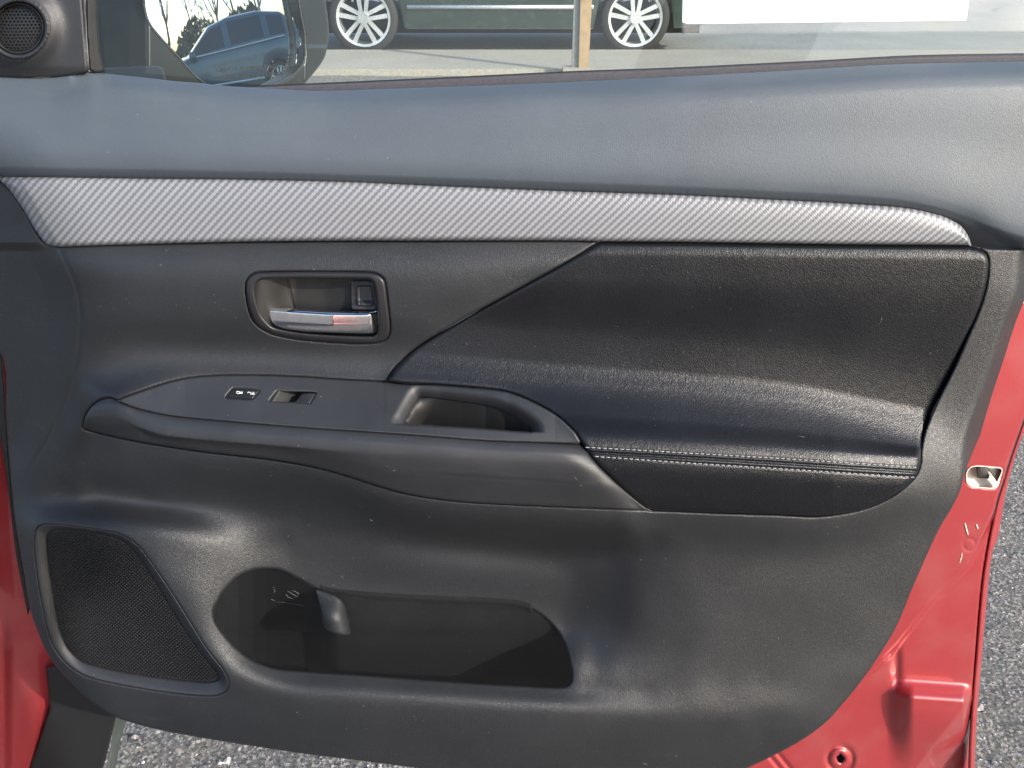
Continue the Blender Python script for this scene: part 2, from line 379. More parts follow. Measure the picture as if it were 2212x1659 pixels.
def mk_weave():
    m, t, b = mat_new('silver_carbon_weave'); L = t.links.new
    tc = nn(t, 'ShaderNodeTexCoord'); sx = nn(t, 'ShaderNodeSeparateXYZ'); L(tc.outputs['Object'], sx.inputs[0])
    def mt(op, a, b_, c_=None):
        n = nn(t, 'ShaderNodeMath', operation=op)
        for i, q in enumerate((a, b_, c_)):
            if q is None: continue
            if isinstance(q, (int, float)): n.inputs[i].default_value = q
            else: L(q, n.inputs[i])
        return n.outputs[0]
    x, z = sx.outputs[0], sx.outputs[2]
    Pd = .0088                                      # stripe pitch across
    a = mt('DIVIDE', mt('SUBTRACT', x, mt('MULTIPLY', z, 1.02)), Pd)       # constant along a stripe rising to the right
    step_ = mt('FRACT', mt('DIVIDE', z, .0031), 0); saw = mt('MULTIPLY', mt('SUBTRACT', step_, .5), .2)
    f = mt('FRACT', mt('ADD', a, saw), 0)
    tri = mt('ABSOLUTE', mt('SUBTRACT', f, .5), 0)
    r = nn(t, 'ShaderNodeMapRange', interpolation_type='SMOOTHSTEP'); r.inputs['From Min'].default_value = .17; r.inputs['From Max'].default_value = .33; L(tri, r.inputs['Value'])
    th = mt('SINE', mt('MULTIPLY', mt('DIVIDE', mt('ADD', x, z), .0031), 6.2832), 0)
    hgt = mt('ADD', mt('MULTIPLY', r.outputs[0], 1.0), mt('MULTIPLY', th, .12))
    mx = nn(t, 'ShaderNodeMixRGB'); mx.inputs[1].default_value = (.135, .14, .153, 1); mx.inputs[2].default_value = (.26, .268, .288, 1); L(r.outputs[0], mx.inputs[0]); L(mx.outputs[0], b.inputs['Base Color'])
    bp = nn(t, 'ShaderNodeBump', i_Strength=.5, i_Distance=.0005); L(hgt, bp.inputs['Height']); L(bp.outputs[0], b.inputs['Normal'])
    b.inputs['Metallic'].default_value = .12; b.inputs['Roughness'].default_value = .42
    return m
M['weave'] = mk_weave()
def mk_ground(name, c1, c2, c3, s1, bump=.6, bd=.01, chips=False, rough=.9):
    m, t, b = mat_new(name); L = t.links.new
    tc = nn(t, 'ShaderNodeTexCoord')
    v1 = nn(t, 'ShaderNodeTexVoronoi', i_Scale=float(s1)); L(tc.outputs['Object'], v1.inputs['Vector'])
    n1 = nn(t, 'ShaderNodeTexNoise', i_Scale=s1*.5, i_Detail=8.0, i_Roughness=.7); L(tc.outputs['Object'], n1.inputs['Vector'])
    n2 = nn(t, 'ShaderNodeTexNoise', i_Scale=1.3, i_Detail=6.0); L(tc.outputs['Object'], n2.inputs['Vector'])
    sep = nn(t, 'ShaderNodeSeparateColor'); L(v1.outputs['Color'], sep.inputs[0])
    cr = nn(t, 'ShaderNodeValToRGB'); cr.color_ramp.elements[0].position = .05; cr.color_ramp.elements[0].color = (*c1, 1)
    cr.color_ramp.elements[1].position = 1; cr.color_ramp.elements[1].color = (*c3, 1); e = cr.color_ramp.elements.new(.72); e.color = (*c2, 1)
    L(sep.outputs[0], cr.inputs[0])
    mx = nn(t, 'ShaderNodeMixRGB', blend_type='MULTIPLY', i_Fac=.5); L(cr.outputs[0], mx.inputs[1]); L(n1.outputs['Color'], mx.inputs[2])
    bc = nn(t, 'ShaderNodeBrightContrast'); bc.inputs[1].default_value = .0
    m2 = nn(t, 'ShaderNodeMixRGB', blend_type='OVERLAY', i_Fac=.25); L(mx.outputs[0], m2.inputs[1]); L(n2.outputs['Fac'], m2.inputs[2]); L(m2.outputs[0], b.inputs['Base Color'])
    bp = nn(t, 'ShaderNodeBump', i_Strength=bump, i_Distance=bd); L(n1.outputs['Fac'], bp.inputs['Height']); L(bp.outputs[0], b.inputs['Normal'])
    b.inputs['Roughness'].default_value = rough
    return m
M['asphalt'] = mk_ground('rough_asphalt', (.10, .096, .09), (.25, .24, .22), (.52, .49, .45), 230, 1.0, .008)
M['road'] = mk_ground('pale_worn_road', (.26, .26, .25), (.32, .32, .30), (.36, .35, .33), 60, .2, .003)
M['concrete'] = mk_ground('tan_concrete', (.36, .33, .28), (.42, .38, .33), (.45, .42, .37), 70, .3, .003)
M['stone'] = None
def mk_stone():
    m, t, b = mat_new('gravel_stone'); L = t.links.new
    g = nn(t, 'ShaderNodeTexCoord'); wn = nn(t, 'ShaderNodeTexVoronoi', i_Scale=110.0); L(g.outputs['Object'], wn.inputs['Vector'])
    sep = nn(t, 'ShaderNodeSeparateColor'); L(wn.outputs['Color'], sep.inputs[0])
    cr = nn(t, 'ShaderNodeValToRGB'); cr.color_ramp.elements[0].color = (.10, .10, .10, 1); cr.color_ramp.elements[1].color = (.6, .58, .54, 1); e = cr.color_ramp.elements.new(.6); e.color = (.22, .215, .21, 1)
    e = cr.color_ramp.elements.new(.85); e.color = (.36, .33, .3, 1)
    L(sep.outputs[1], cr.inputs[0]); L(cr.outputs[0], b.inputs['Base Color']); b.inputs['Roughness'].default_value = .75
    return m
M['stone'] = mk_stone()
M['bark'] = simple('grey_bark', (.16, .13, .11), .9, nscale=6)
M['brush'] = simple('winter_brush', (.13, .12, .085), .95, nscale=3, namt=.4)
M['wood'] = simple('weathered_wood', (.34, .23, .13), .8, nscale=12, namt=.2)
M['post_grey'] = simple('galvanised_post', (.22, .23, .23), .5, metal=.4)
M['edge_grey'] = simple('grey_sill_edge', (.045, .055, .052), .6)
M['yellow'] = simple('yellow_sign_paint', (.7, .55, .05), .5)

# ------------------------------------------------------------------ setting
def sheet(name, x0, x1, y0, y1, z, mat, n=1):
    o = MB().add([(x0,y0,z),(x1,y0,z),(x1,y1,z),(x0,y1,z)], [(0,1,2,3)]).build(name, mat, smooth=False); o['kind'] = 'structure'; return o
sheet('ground', -400, 400, -400, 400, -.02, M['asphalt'])
def lot():
    xs = np.arange(-2.2, 5.0, .03); ys = np.arange(-.6, 7.31, .03); X, Y = np.meshgrid(xs, ys)
    Z = np.zeros_like(X)
    for f, a in ((2.1, .006), (7.3, .003), (19., .0016)):
        ph = rng.uniform(0, 6, 6)
        Z += a*(np.sin(X*f+ph[0]+np.sin(Y*f*.7+ph[1]))+np.sin(Y*f*1.1+ph[2]+np.sin(X*f*.6+ph[3])))
    Z += rng.normal(0, .0022, X.shape)
    Z -= .002
    ny, nx = X.shape; i = np.arange(ny*nx).reshape(ny, nx)
    q = np.stack([i[:-1, :-1].ravel(), i[:-1, 1:].ravel(), i[1:, 1:].ravel(), i[1:, :-1].ravel()], 1)
    o = link('parking_lot_surface', mesh_from(np.stack([X.ravel(), Y.ravel(), Z.ravel()], 1), q), M['asphalt']); o['kind'] = 'structure'
    return Z, xs, ys
LZ, LX, LY = lot()
def lotz(x, y):
    i = np.clip(((y-LY[0])/.03).astype(int), 0, len(LY)-1); j = np.clip(((x-LX[0])/.03).astype(int), 0, len(LX)-1)
    return LZ[i, j]
def gravel():
    # loose chips where the lot can be seen: under the door and right of it
    n1, n2 = 12000, 24000
    x = np.r_[rng.uniform(-1.05, .35, n1), rng.uniform(.75, 2.4, n2)]; y = np.r_[rng.uniform(-.2, .7, n1), rng.uniform(-.1, 2.6, n2)]
    s = np.exp(rng.normal(-5.95, .48, len(x))); s = np.clip(s, .0015, .012)
    z = lotz(x, y)
    base = np.array([(1,0,0),(.3,.95,0),(-.8,.55,0),(-.75,-.6,0),(.35,-.9,0),(.1,.1,.62),(-.25,-.1,.5)])
    fc = np.array([(0,1,5),(1,2,5),(2,6,5),(2,3,6),(3,4,6),(4,5,6),(4,0,5)])
    n = len(x); B = np.repeat(base[None], n, 0)*(1+rng.uniform(-.35, .35, (n, 7, 3))); a = rng.uniform(0, 6.28, n)
    ca, sa = np.cos(a)[:, None], np.sin(a)[:, None]
    vx = (B[..., 0]*ca-B[..., 1]*sa)*s[:, None]+x[:, None]; vy = (B[..., 0]*sa+B[..., 1]*ca)*s[:, None]*rng.uniform(.6, 1, n)[:, None]+y[:, None]
    vz = B[..., 2]*s[:, None]*rng.uniform(.7, 1.5, n)[:, None]+z[:, None]-.0006
    V = np.stack([vx, vy, vz], -1).reshape(-1, 3); Fc = (fc[None]+7*np.arange(n)[:, None, None]).reshape(-1, 3)
    o = link('gravel', mesh_from(V, Fc), M['stone'], smooth=False); tag(o, 'grey and pale stone chips strewn over the rough asphalt below the door', 'gravel', kind='stuff')
gravel()
# kerb, pavement and road beyond the window (each a sheet lying a little over the one below)
pv = MB().box((-30, 7.3, -.1), (30, 8.55, .06)); o = pv.build('pavement', M['concrete'], smooth=False); o['kind'] = 'structure'
sheet('road', -60, 60, 8.55, 40, -.012, M['road'])
far = MB().box((-60, 40, -.1), (60, 44, .15)); o = far.build('far_pavement', M['concrete'], smooth=False); o['kind'] = 'structure'

# ------------------------------------------------------------------ the door
DB = tuple(P(1106., 1650., 0.))
door = thing('car_door', 'open red passenger door seen from inside, with black trim, silver strip and leather insert', 'car door', DB)

TOP = Cv([(-70,163),(0,164),(65,167),(113,166),(191,154),(222,158),(307,167),(375,175),(427,179),(495,186),(580,191),(666,195.5),(708,196),(947,188),(1220,177.5),(1460,165.5),(1699,152.5),(1938,138.5),(2212,132.5),(2290,130)])
STOP = Cv([(-70,378),(0,379),(20,382),(137,383.5),(307,386),(512,388),(752,393),(947,402),(1220,413),(1460,421),(1631,429.5),(1801,438),(1938,447),(1989,454),(2040,468),(2074,486.5),(2091,509),(2098,530)])
SLEFT = Cv([(-70,366),(-30,377),(0,391),(20,410),(51,454),(72,491),(92,522),(99,528.5)])
SBOTL = Cv([(99,528.5),(110,531),(128,533),(239,529.5),(399,525),(560,521.5),(752,519.8),(947,519.7),(1220,519.5),(1295,521.5)])
SBOTR = Cv([(1295,521.5),(1460,522.5),(1801,527.5),(2091,530),(2098,531)])
PADR = Cv([(2098,531),(2117,535),(2153,538),(2212,539.5),(2290,540)])
fT = fx(TOP); fB = fx(np.vstack([STOP[:-3], [[2104,528],[2130,536],[2290,540]]]))
fBs = fx(Cv([(-70,378),(512,388),(947,402),(1460,421),(1801,438),(1938,449),(2040,470),(2120,500),(2212,530),(2290,550)]))
def lf(u): return inter(u, [150, 240], [.12, 1])
def h_pad(u, v):
    t, b = fT, fBs
    x = inter(u, [0, 2212], [1, 1])
    hh = loft(u, v, [(lambda u: t(u), lambda u: -.0230*lf(u)), (lambda u: t(u)+6, lambda u: -.0170*lf(u)), (lambda u: t(u)+14, lambda u: -.0105*lf(u)), (lambda u: t(u)+26, lambda u: -.0030*lf(u)), (lambda u: t(u)+40, .0020), (lambda u: t(u)+60, .0062),
                     (lambda u: t(u)*.5+b(u)*.5, .0125), (lambda u: b(u)-42, .0185), (lambda u: b(u)-20, .0175), (lambda u: b(u)-7, .0125), (lambda u: b(u)+2, .006)])
    # dome where the belt line dips, and the roll-off at the rear edge
    hh += .004*np.exp(-((u-330)/130)**2-((v-185)/30)**2)
    hh -= .010*np.exp(-np.clip((np.hypot(u-2060, v-560)-50)/40, 0, 9)**2)*sstep(2000, 2110, u)
    return hh
relief('upper_pad', join(TOP, [(2290,540)], rev(PADR), rev(STOP)), h_pad, M['pad'], door, bevel=(2.4, .0006), step=2.4, skirt=.03)
# silver strip
CRS = fy(Cv([(31,384),(60,432),(92,490),(119,531)]))
sbot = fx(join(SBOTL, SBOTR))
def h_strip(u, v):
    b = fx(STOP); c = lambda u: np.where(u < 99, fx(SLEFT)(u), sbot(u))
    hh = loft(u, v, [(lambda u: b(u), .011), (lambda u: b(u)+10, .0150), (lambda u: .5*(b(u)+c(u)), .0175), (lambda u: c(u)-10, .0165), (lambda u: c(u), .0125)])
    du = u-CRS(v)
    hh += np.where(du < 0, du*.0004, 0)-.0022*np.exp(-(du/7)**2)
    return hh
relief('silver_strip', join(STOP, [(2098,531)], rev(SBOTR), rev(SBOTL), rev(SLEFT)), h_strip, M['weave'], door, bevel=(4, .0025))

# curves of the lower trim
ARM_BACK = Cv([(254,866),(266,859),(307,844),(358,827),(410,816),(478,811),(562,810.5),(658,814),(730,819),(824,823.7),(836,823.5)])
ARM_RIGHT = Cv([(836,823.5),(878,829),(947,832),(1049,841),(1100,849),(1152,870),(1203,899),(1240,933),(1251,950)])
ARM_CORNER = Cv([(1251,950),(1253,956),(1247,958.5)])
ARM_SEAM = Cv([(254,866),(270,873),(302,884),(377,899),(527,913),(677,925),(776,931.5),(930,942),(1049,951.5),(1247,958.5)])
ARM_TIP = Cv([(254,866),(240,858.5),(222,861),(205,871)])
ARM_LEFT = Cv([(205,871),(195,882),(184,902),(179,925)])
ARM_BOT = Cv([(179,925),(202,932),(302,954),(427,973.5),(577,991),(677,1008),(742,1025),(810,1047),(878,1066),(964,1080),(1049,1087),(1220,1095),(1391,1102),(1410,1104)])
ARM_SL = Cv([(1251,950),(1288,1001),(1356,1066),(1395,1097),(1410,1104)])
INS_L = Cv([(1295,521.5),(1254,548),(1200,579),(1100,634),(1000,689),(922,735),(886,761),(862,785),(848,802),(836,823.5)])
INS_R = Cv([(2098,531),(2117,537),(2131,550),(2135.6,572),(2129.6,622),(2113.6,674),(2089.6,730),(2061.6,794),(2029.6,858),(2009.6,902),(1995.6,942),(1989,978),(1987.6,1002),(1979.6,1024),(1961.6,1046),(1921,1076),(1865,1100),(1801,1113),(1750,1116.5),(1679,1113),(1562,1109.5),(1479,1106),(1410,1104)])
OUTR = Cv([(2290,500),(2212,702),(2193,762),(2161,842),(2129,914),(2101,978),(2085,1020),(2074,1059),(2057,1095),(2033,1135),(2013,1175),(1972,1268),(1934,1358),(1887,1434),(1852,1482),(1818,1523),(1784,1560),(1733,1598),(1665,1635),(1600,1664),(1480,1700)])
OUTL = Cv([(-70,740),(5,770),(14,900),(22,1010),(27,1062),(32,1116),(47,1206),(65,1314),(83,1368),(108,1422),(137,1458),(173,1494),(202,1519),(248,1548),(288,1562),(360,1580),(504,1605),(648,1627),(752,1640),(878,1656),(1000,1672),(1480,1700)])
CREASE_L = Cv([(128,533),(137,557),(150,584),(164,618),(172,656),(175,700),(167,769),(150,837),(133,888),(85,980),(48,1042)])
CREASE_R = Cv([(2210,520),(2203,546),(2193.6,634),(2169.6,698),(2145.6,774),(2121.6,842),(2097.6,906),(2083.6,950),(2079.6,994),(2077.6,1034),(2065.6,1078),(2040,1124)])
POCKET = closed([(461,1330),(462.6,1314),(471.6,1296),(486,1274),(515,1245),(547,1231),(576,1228),(605,1231),(641,1248),(680,1270),(708,1279),(776,1287),(878,1294),(1015,1299),(1100,1304.5),(1134,1311),(1169,1328),(1203,1361),(1220,1393),(1228,1420),(1235,1451),(1234,1471),(1223,1482),(1203,1485),(1049,1477),(878,1465),(752,1456),(666,1450),(594,1443),(540,1422),(497,1386),(468,1350)])
SPK_O = closed([(74,1181),(77,1148),(86,1136),(108,1132),(144,1135),(216,1145),(252,1152),(281,1166),(306,1188),(342,1238),(378,1292),(414,1350),(450,1407),(479,1443),(493,1469),(491,1488),(475,1500),(443,1503),(360,1495),(252,1477),(187,1461),(151,1440),(126,1414),(108,1379),(93.6,1321),(81,1249)])
SPK_I = closed([(101,1168),(104,1154),(113,1147),(130,1145),(180,1149),(237,1159),(270,1172),(298,1198),(340,1262),(376,1323),(412,1378),(446,1424),(468,1448),(474,1462),(466,1471),(432,1473),(324,1461),(234,1445),(180,1429),(151,1404),(135,1375),(124,1335),(115,1278),(106,1220)])
BEZ_O = closed([(531,615),(535,603),(543,594),(557.6,588.5),(658,586.6),(797.6,588.5),(819,594.5),(831,608),(837,651),(842,699),(841,720.5),(831,735),(812,741),(754,742),(658,735),(598,725),(570,713),(550,696.5),(538,670),(532,639)])
BEZ_I = closed([(550,622),(556,609),(569.6,603.6),(634,601.7),(790,603),(802,606.5),(808,617),(813,651),(816,687),(817,708.5),(813,720.5),(802,726),(730,724),(658,719),(610,712),(586,704),(567,684.5),(557.6,663),(551.6,639)])

hf_ = lambda u: inter(u, [180, 250, 500, 800, 1250, 1400], [.030, .040, .060, .075, .085, .086])   # front of the armrest
hb_ = lambda u: inter(u, [254, 330, 400, 560, 830, 950, 1100, 1200, 1251], [.040, .028, .020, .014, .014, .022, .045, .068, .085])
fbot = fx(ARM_BOT)
CONS = []                              # guide lines of the lower trim: (u, v, height) along each
def G_(*q): CONS.append(np.array(q, float))
G_((128,533,.009),(400,533,.009),(800,533,.009),(1300,533,.010))
G_((150,560,.0165),(400,560,.017),(800,560,.017),(1270,560,.017))
G_((190,620,.0165),(300,640,.0200),(500,640,.0215),(700,640,.0215),(980,640,.0205),(1150,600,.018))
G_((195,700,.014),(300,700,.0150),(500,700,.0155),(700,700,.0155),(900,700,.0155),(1000,680,.016))
G_((195,760,.0115),(300,748,.0075),(500,750,.0050),(700,752,.0045),(860,752,.0060),(900,740,.009))
G_((200,800,.0125),(300,786,.0105),(430,782,.0080),(560,782,.0062),(700,785,.0060),(830,789,.0070))
G_((215,846,.0300),(250,853,.0385),(290,838,.0330),(350,820,.0255),(410,811,.0195),(480,806,.0160),(560,805,.0140),(660,809,.0140),(740,814,.0140),(824,818,.0140))
G_((238,840,.026),(290,822,.0225),(350,804,.0170),(420,796,.0135))
G_((-50,400,-.010),(-50,700,-.016),(-40,1000,-.010))
G_((20,540,.001),(20,700,-.003),(20,850,-.003),(40,980,.000),(60,1060,.008))
G_((100,540,.010),(115,700,.008),(100,850,.007),(90,940,.007),(70,1020,.008))
G_((165,700,.0125),(160,860,.0115),(140,930,.0115),(110,1010,.0115),(90,1060,.012))
G_((200,905,.024),(179,928,.023),(172,965,.0165),(170,1010,.014),(170,1060,.013))
us_ = np.arange(200, 1400, 40.)
for off, dh in ((-16, -.001), (6, 0), (17, -.0012)):
    CONS.append(np.stack([us_, fbot(us_)+off, hf_(us_)-.016+dh], 1))
us2 = us_[us_ > 430]
CONS.append(np.stack([us2, fbot(us2)+40, hf_(us2)-.016-.013*inter(us2, [430, 700, 1250, 1400], [.4, 1, 1, .4])], 1))
G_((250,1040,.013),(300,1055,.012),(430,1085,.010),(500,1100,.009),(600,1120,.008),(700,1138,.007),(800,1152,.006),(900,1160,.0055),(1000,1168,.005),(1100,1178,.005),(1200,1190,.007),(1270,1200,.012))
G_((620,1160,.003),(700,1175,.002),(850,1200,.002),(1000,1215,.0015),(1120,1225,.002),(1190,1235,.003))
G_((650,1228,.001),(708,1262,.0),(776,1275,.0),(878,1285,.0),(1015,1292,.0),(1100,1297,.0003),(1140,1303,.001),(1180,1325,.002),(1212,1357,.003))
G_((90,1075,.0125),(160,1083,.0125),(250,1092,.0125),(340,1102,.0125),(430,1106,.0125),(520,1122,.0115),(590,1145,.0085),(650,1168,.0045))
G_((80,1104,.020),(160,1106,.027),(250,1111,.033),(340,1122,.036),(420,1138,.034),(490,1165,.028),(550,1198,.018),(600,1222,.009))
G_((72,1124,.029),(110,1124,.037),(200,1132,.046),(270,1144,.051),(330,1162,.053),(400,1186,.050),(460,1215,.043),(510,1240,.034))
G_((300,1170,.055),(325,1195,.0580),(360,1245,.0610),(400,1308,.0640),(440,1372,.0670),(480,1420,.0690),(520,1450,.0700),(580,1475,.0705),(640,1487,.0705),(752,1494,.0710),(878,1502,.0715),(1049,1514,.0720),(1203,1523,.0720),(1290,1528,.0715),(1400,1532,.0705),(1500,1534,.0690),(1580,1534,.0665),(1700,1530,.0610))
G_((380,1225,.0570),(415,1262,.0580),(440,1300,.0590),(455,1340,.0600),(478,1385,.0610),(520,1424,.0590),(570,1446,.0570),(640,1461,.0555),(752,1467,.0550),(878,1476,.0555),(1049,1488,.0560),(1203,1497,.0560),(1260,1492,.056),(1300,1490,.0570),(1400,1500,.0600))
G_((62,1180,.034),(68,1260,.037),(84,1340,.040),(112,1400,.043),(150,1452,.047),(200,1482,.051),(260,1497,.055),(360,1514,.061),(440,1520,.0655),(500,1510,.0690),(560,1510,.0715),(640,1514,.0735),(752,1520,.0740),(878,1530,.0745),(1049,1542,.0750),(1203,1551,.0745),(1290,1555,.0740),(1400,1558,.0725),(1500,1558,.0705),(1600,1556,.067))
G_((45,1150,.024),(56,1270,.029),(76,1345,.033),(104,1410,.037),(150,1472,.042),(200,1510,.046),(280,1545,.051),(400,1570,.056),(550,1600,.061),(750,1625,.064),(1000,1650,.064),(1300,1665,.062),(1500,1665,.056))
G_((400,1545,.0625),(600,1560,.0700),(752,1570,.0720),(900,1585,.0720),(1100,1600,.0720),(1300,1612,.0700),(1500,1605,.0650),(1650,1580,.058))
G_((150,1200,.045),(160,1300,.048),(200,1400,.052),(300,1440,.058),(420,1460,.064))
G_((250,1250,.052),(320,1330,.057),(380,1410,.061))
G_((1242,1420,.036),(1248,1450,.048),(1245,1480,.055))
G_((1270,1200,.012),(1272,1260,.010),(1268,1330,.010),(1272,1380,.020),(1285,1420,.036),(1310,1460,.052),(1350,1490,.0590))
G_((1310,1195,.018),(1315,1260,.019),(1315,1330,.021),(1322,1380,.030),(1340,1430,.045),(1380,1470,.0560))
G_((1360,1185,.030),(1370,1260,.033),(1372,1340,.037),(1385,1400,.043),(1410,1450,.0530),(1450,1490,.0600))
G_((1420,1175,.041),(1430,1260,.041),(1440,1340,.044),(1460,1400,.0480),(1500,1450,.0560),(1560,1492,.0600))
G_((1420,1130,.055),(1500,1132,.056),(1650,1138,.056),(1760,1140,.054),(1850,1128,.050),(1920,1104,.047),(1975,1072,.045),(2000,1040,.041),(2010,1000,.036),(2018,965,.029),(2035,925,.019),(2060,880,.0140),(2090,810,.012),(2120,750,.012),(2150,680,.0125),(2160,620,.013),(2155,548,.011))
G_((1400,1150,.050),(1500,1165,.0490),(1650,1170,.0480),(1780,1170,.046),(1880,1150,.043),(1950,1120,.041),(2020,1070,.040),(2045,1030,.037),(2052,990,.031),(2065,940,.021),(2090,880,.0145),(2120,800,.012),(2150,730,.012),(2180,640,.0125),(2200,548,.010))
G_((1480,1250,.0445),(1650,1250,.0450),(1800,1250,.0425),(1930,1220,.038),(2000,1160,.035))
G_((1520,1350,.0490),(1650,1350,.0480),(1850,1345,.0440),(1930,1300,.038))
G_((1600,1440,.0540),(1750,1440,.0510),(1860,1410,.0460))
G_((1650,1490,.0575),(1760,1490,.0545),(1830,1450,.0500))
G_((1700,1550,.060),(1760,1540,.0570),(1820,1490,.0510))
G_((1400,800,.02),(1600,800,.018),(1800,790,.015)); G_((1300,960,.06),(1600,960,.05),(1900,900,.03)); G_((1500,1050,.06),(1850,1040,.05)); G_((1000,760,.015),(1300,650,.018),(1700,600,.018),(1950,600,.014)); G_((400,900,.03),(800,900,.045),(1150,940,.06)); G_((400,960,.034),(800,990,.05),(1150,1030,.06))
G_((600,1330,.01),(900,1340,.008),(1150,1370,.010)); G_((560,1390,.03),(900,1410,.025),(1180,1430,.03))
pts = []
for c in CONS:
    if len(c) > 1:
        d = Cv(c, 12); L_ = np.r_[0, np.cumsum(np.hypot(*np.diff(d[:, :2], axis=0).T))]; n_ = max(2, int(L_[-1]/28)+1)
        q = np.linspace(0, L_[-1], n_); pts += list(np.stack([np.interp(q, L_, d[:, k]) for k in range(3)], 1))
    else: pts += list(c)
HT = TPS(pts, .004)
GS = 6.0; GU = np.arange(-110, 2330, GS); GV = np.arange(480, 1730, GS)
_U, _V = np.meshgrid(GU, GV); HG = HT(_U, _V)
def blur(a, s):
    k = np.arange(-int(3*s)-1, int(3*s)+2); w_ = np.exp(-k*k/(2*s*s)); w_ /= w_.sum(); r = len(k)//2
    a = np.pad(a, r, mode='edge'); a = sum(w_[i]*a[i:a.shape[0]-2*r+i] for i in range(len(k)))
    return sum(w_[i]*a[:, i:a.shape[1]-2*r+i] for i in range(len(k)))
HG = blur(HG, 1.7)
def cubic(u, v):
    x = np.clip((u-GU[0])/GS, 1.001, len(GU)-3.001); y = np.clip((v-GV[0])/GS, 1.001, len(GV)-3.001)
    i = x.astype(int); j = y.astype(int); fx_ = x-i; fy_ = y-j
    def wts(t): return ((1-t)**3/6, (3*t**3-6*t**2+4)/6, (-3*t**3+3*t**2+3*t+1)/6, t**3/6)
    wx = wts(fx_); wy = wts(fy_); o = 0
    for m in range(4):
        for n in range(4): o = o+wy[m]*wx[n]*HG[j-1+m, i-1+n]
    return o
def h_low(u, v):
    hh = cubic(np.asarray(u, float), np.asarray(v, float))
    cl = fy(CREASE_L)(v); m = (v > 525) & (v < 1060); fade = sstep(1060, 960, v)*sstep(520, 545, v)
    du = u-cl
    hh += m*fade*(-.0016*np.exp(-(du/5)**2)+np.where(du < 0, np.maximum(du, -70)*.00010, 0))
    cr = fy(CREASE_R)(v); dr = (u-cr)
    soft = np.log1p(np.exp(np.clip(dr/4, -20, 20)))*4
    hh -= (v < 1180)*soft*.00085*sstep(1180, 1060, v)
    # groove round the loudspeaker bulge lip and swelling round the door handle
    return hh
relief('lower_trim', join([(128,533)], SBOTL[(SBOTL[:,0] > 128)], INS_L, ARM_RIGHT[:0], rev(ARM_BACK), ARM_TIP, ARM_LEFT, ARM_BOT, rev(INS_R), PADR, [(2290,500)], OUTR, rev(OUTL), SLEFT, [(110,531)]),
       h_low, M['trim'], door, holes=[POCKET, SPK_O, BEZ_O], bevel=(5, .0022), skirt=.012, step=2.6)

# leather insert
Rg = fx(Cv([(800,800),(1000,815),(1200,832),(1460,850),(1700,872),(1900,910),(2050,940)]))
Sg = fx(Cv([(1200,962),(1261,966),(1371,972),(1455,977),(1679,990),(1972,1009),(2100,1014)]))
Sgr = fx(Cv([(1200,968),(1275,977),(1460,987),(1681,1000),(1979,1018),(2100,1022)]))
Sgl = fx(Cv([(1200,978),(1281,985.5),(1379,992.5),(1499,1001),(1679,1012),(1975,1031),(2100,1036)]))
Bt = fx(Cv([(800,1098),(1410,1104),(1750,1117),(2100,1110)]))
def h_ins(u, v):
    k = inter(u, [1250, 1500, 1800, 1990], [1.04, 1.0, .92, .74])
    hh = loft(u, v, [(lambda u: sbot(u), .009), (lambda u: sbot(u)+9, .0145), (lambda u: sbot(u)+32, .0185), (lambda u: sbot(u)+80, .0175), (lambda u: Rg(u)-110, .0050),
                     (lambda u: Rg(u)-50, lambda u: .0068+0*u), (lambda u: Rg(u)-8, lambda u: .0170+0*u), (lambda u: Rg(u)*.55+Sg(u)*.45, lambda u: .0455*k), (lambda u: Sg(u)-20, lambda u: .0745*k), (lambda u: Sg(u), lambda u: .0800*k),
                     (lambda u: Sgl(u)+2, lambda u: .0825*k), (lambda u: Sgl(u)+16, lambda u: .0830*k), (lambda u: Bt(u)-40, lambda u: .0760*k), (lambda u: Bt(u)+8, lambda u: .058*k+.0*u)])
    hh += (u > 1240)*(.0012*(np.exp(-((v-Sgr(u)+6)/4.5)**2)+np.exp(-((v-Sgr(u)-6.5)/4)**2))-.0022*np.exp(-((v-Sgr(u))/2.2)**2)-.0010*np.exp(-((v-Sgl(u))/2)**2)-.0010*np.exp(-((v-Sg(u))/2)**2))
    return hh
INS = join(rev(INS_L), SBOTR, INS_R, rev(ARM_SL), rev(ARM_RIGHT))
insert = relief('leather_insert', INS, h_ins, M['leather'], door, step=2.0, bevel=(12, .0060), skirt=.012)
# stitches, each its own piece
def bar_mesh(L, r):
    mb = MB(); mb.tube([(-L/2, 0, -r*.6), (-L*.25, 0, r*.3), (L*.25, 0, r*.3), (L/2, 0, -r*.6)], [r*.6, r, r, r*.6], 6); me = mesh_from(mb.v, mb.f); me.materials.append(M['thread']); return me
st_me = bar_mesh(.0048, .0006)
for g, u0, u1 in ((Sg, 1264, 1974), (Sgl, 1284, 1976)):
    u = u0
    while u < u1:
        ua = np.array([u, u+9.]); va = g(ua); hh = h_ins(ua, va)
        _d = min(1, 1) ; e = P(ua, va, hh+.0006)
        c = Vector(e.mean(0)); dx = Vector(e[1]-e[0]).normalized(); nz_ = Vector(N); ny_ = nz_.cross(dx).normalized(); nz_ = dx.cross(ny_)
        Mx = Matrix((dx, ny_, nz_)).transposed().to_4x4(); Mx.translation = c
        # bevel of the insert near its ends
        o = link('stitch', st_me, None, insert); o.matrix_basis = Mx if False else o.matrix_basis
        o.matrix_world = Mx; o.matrix_basis = o.matrix_parent_inverse.inverted() @ insert.matrix_parent_inverse.inverted() @ Mx if False else Mx
        u += 12.4

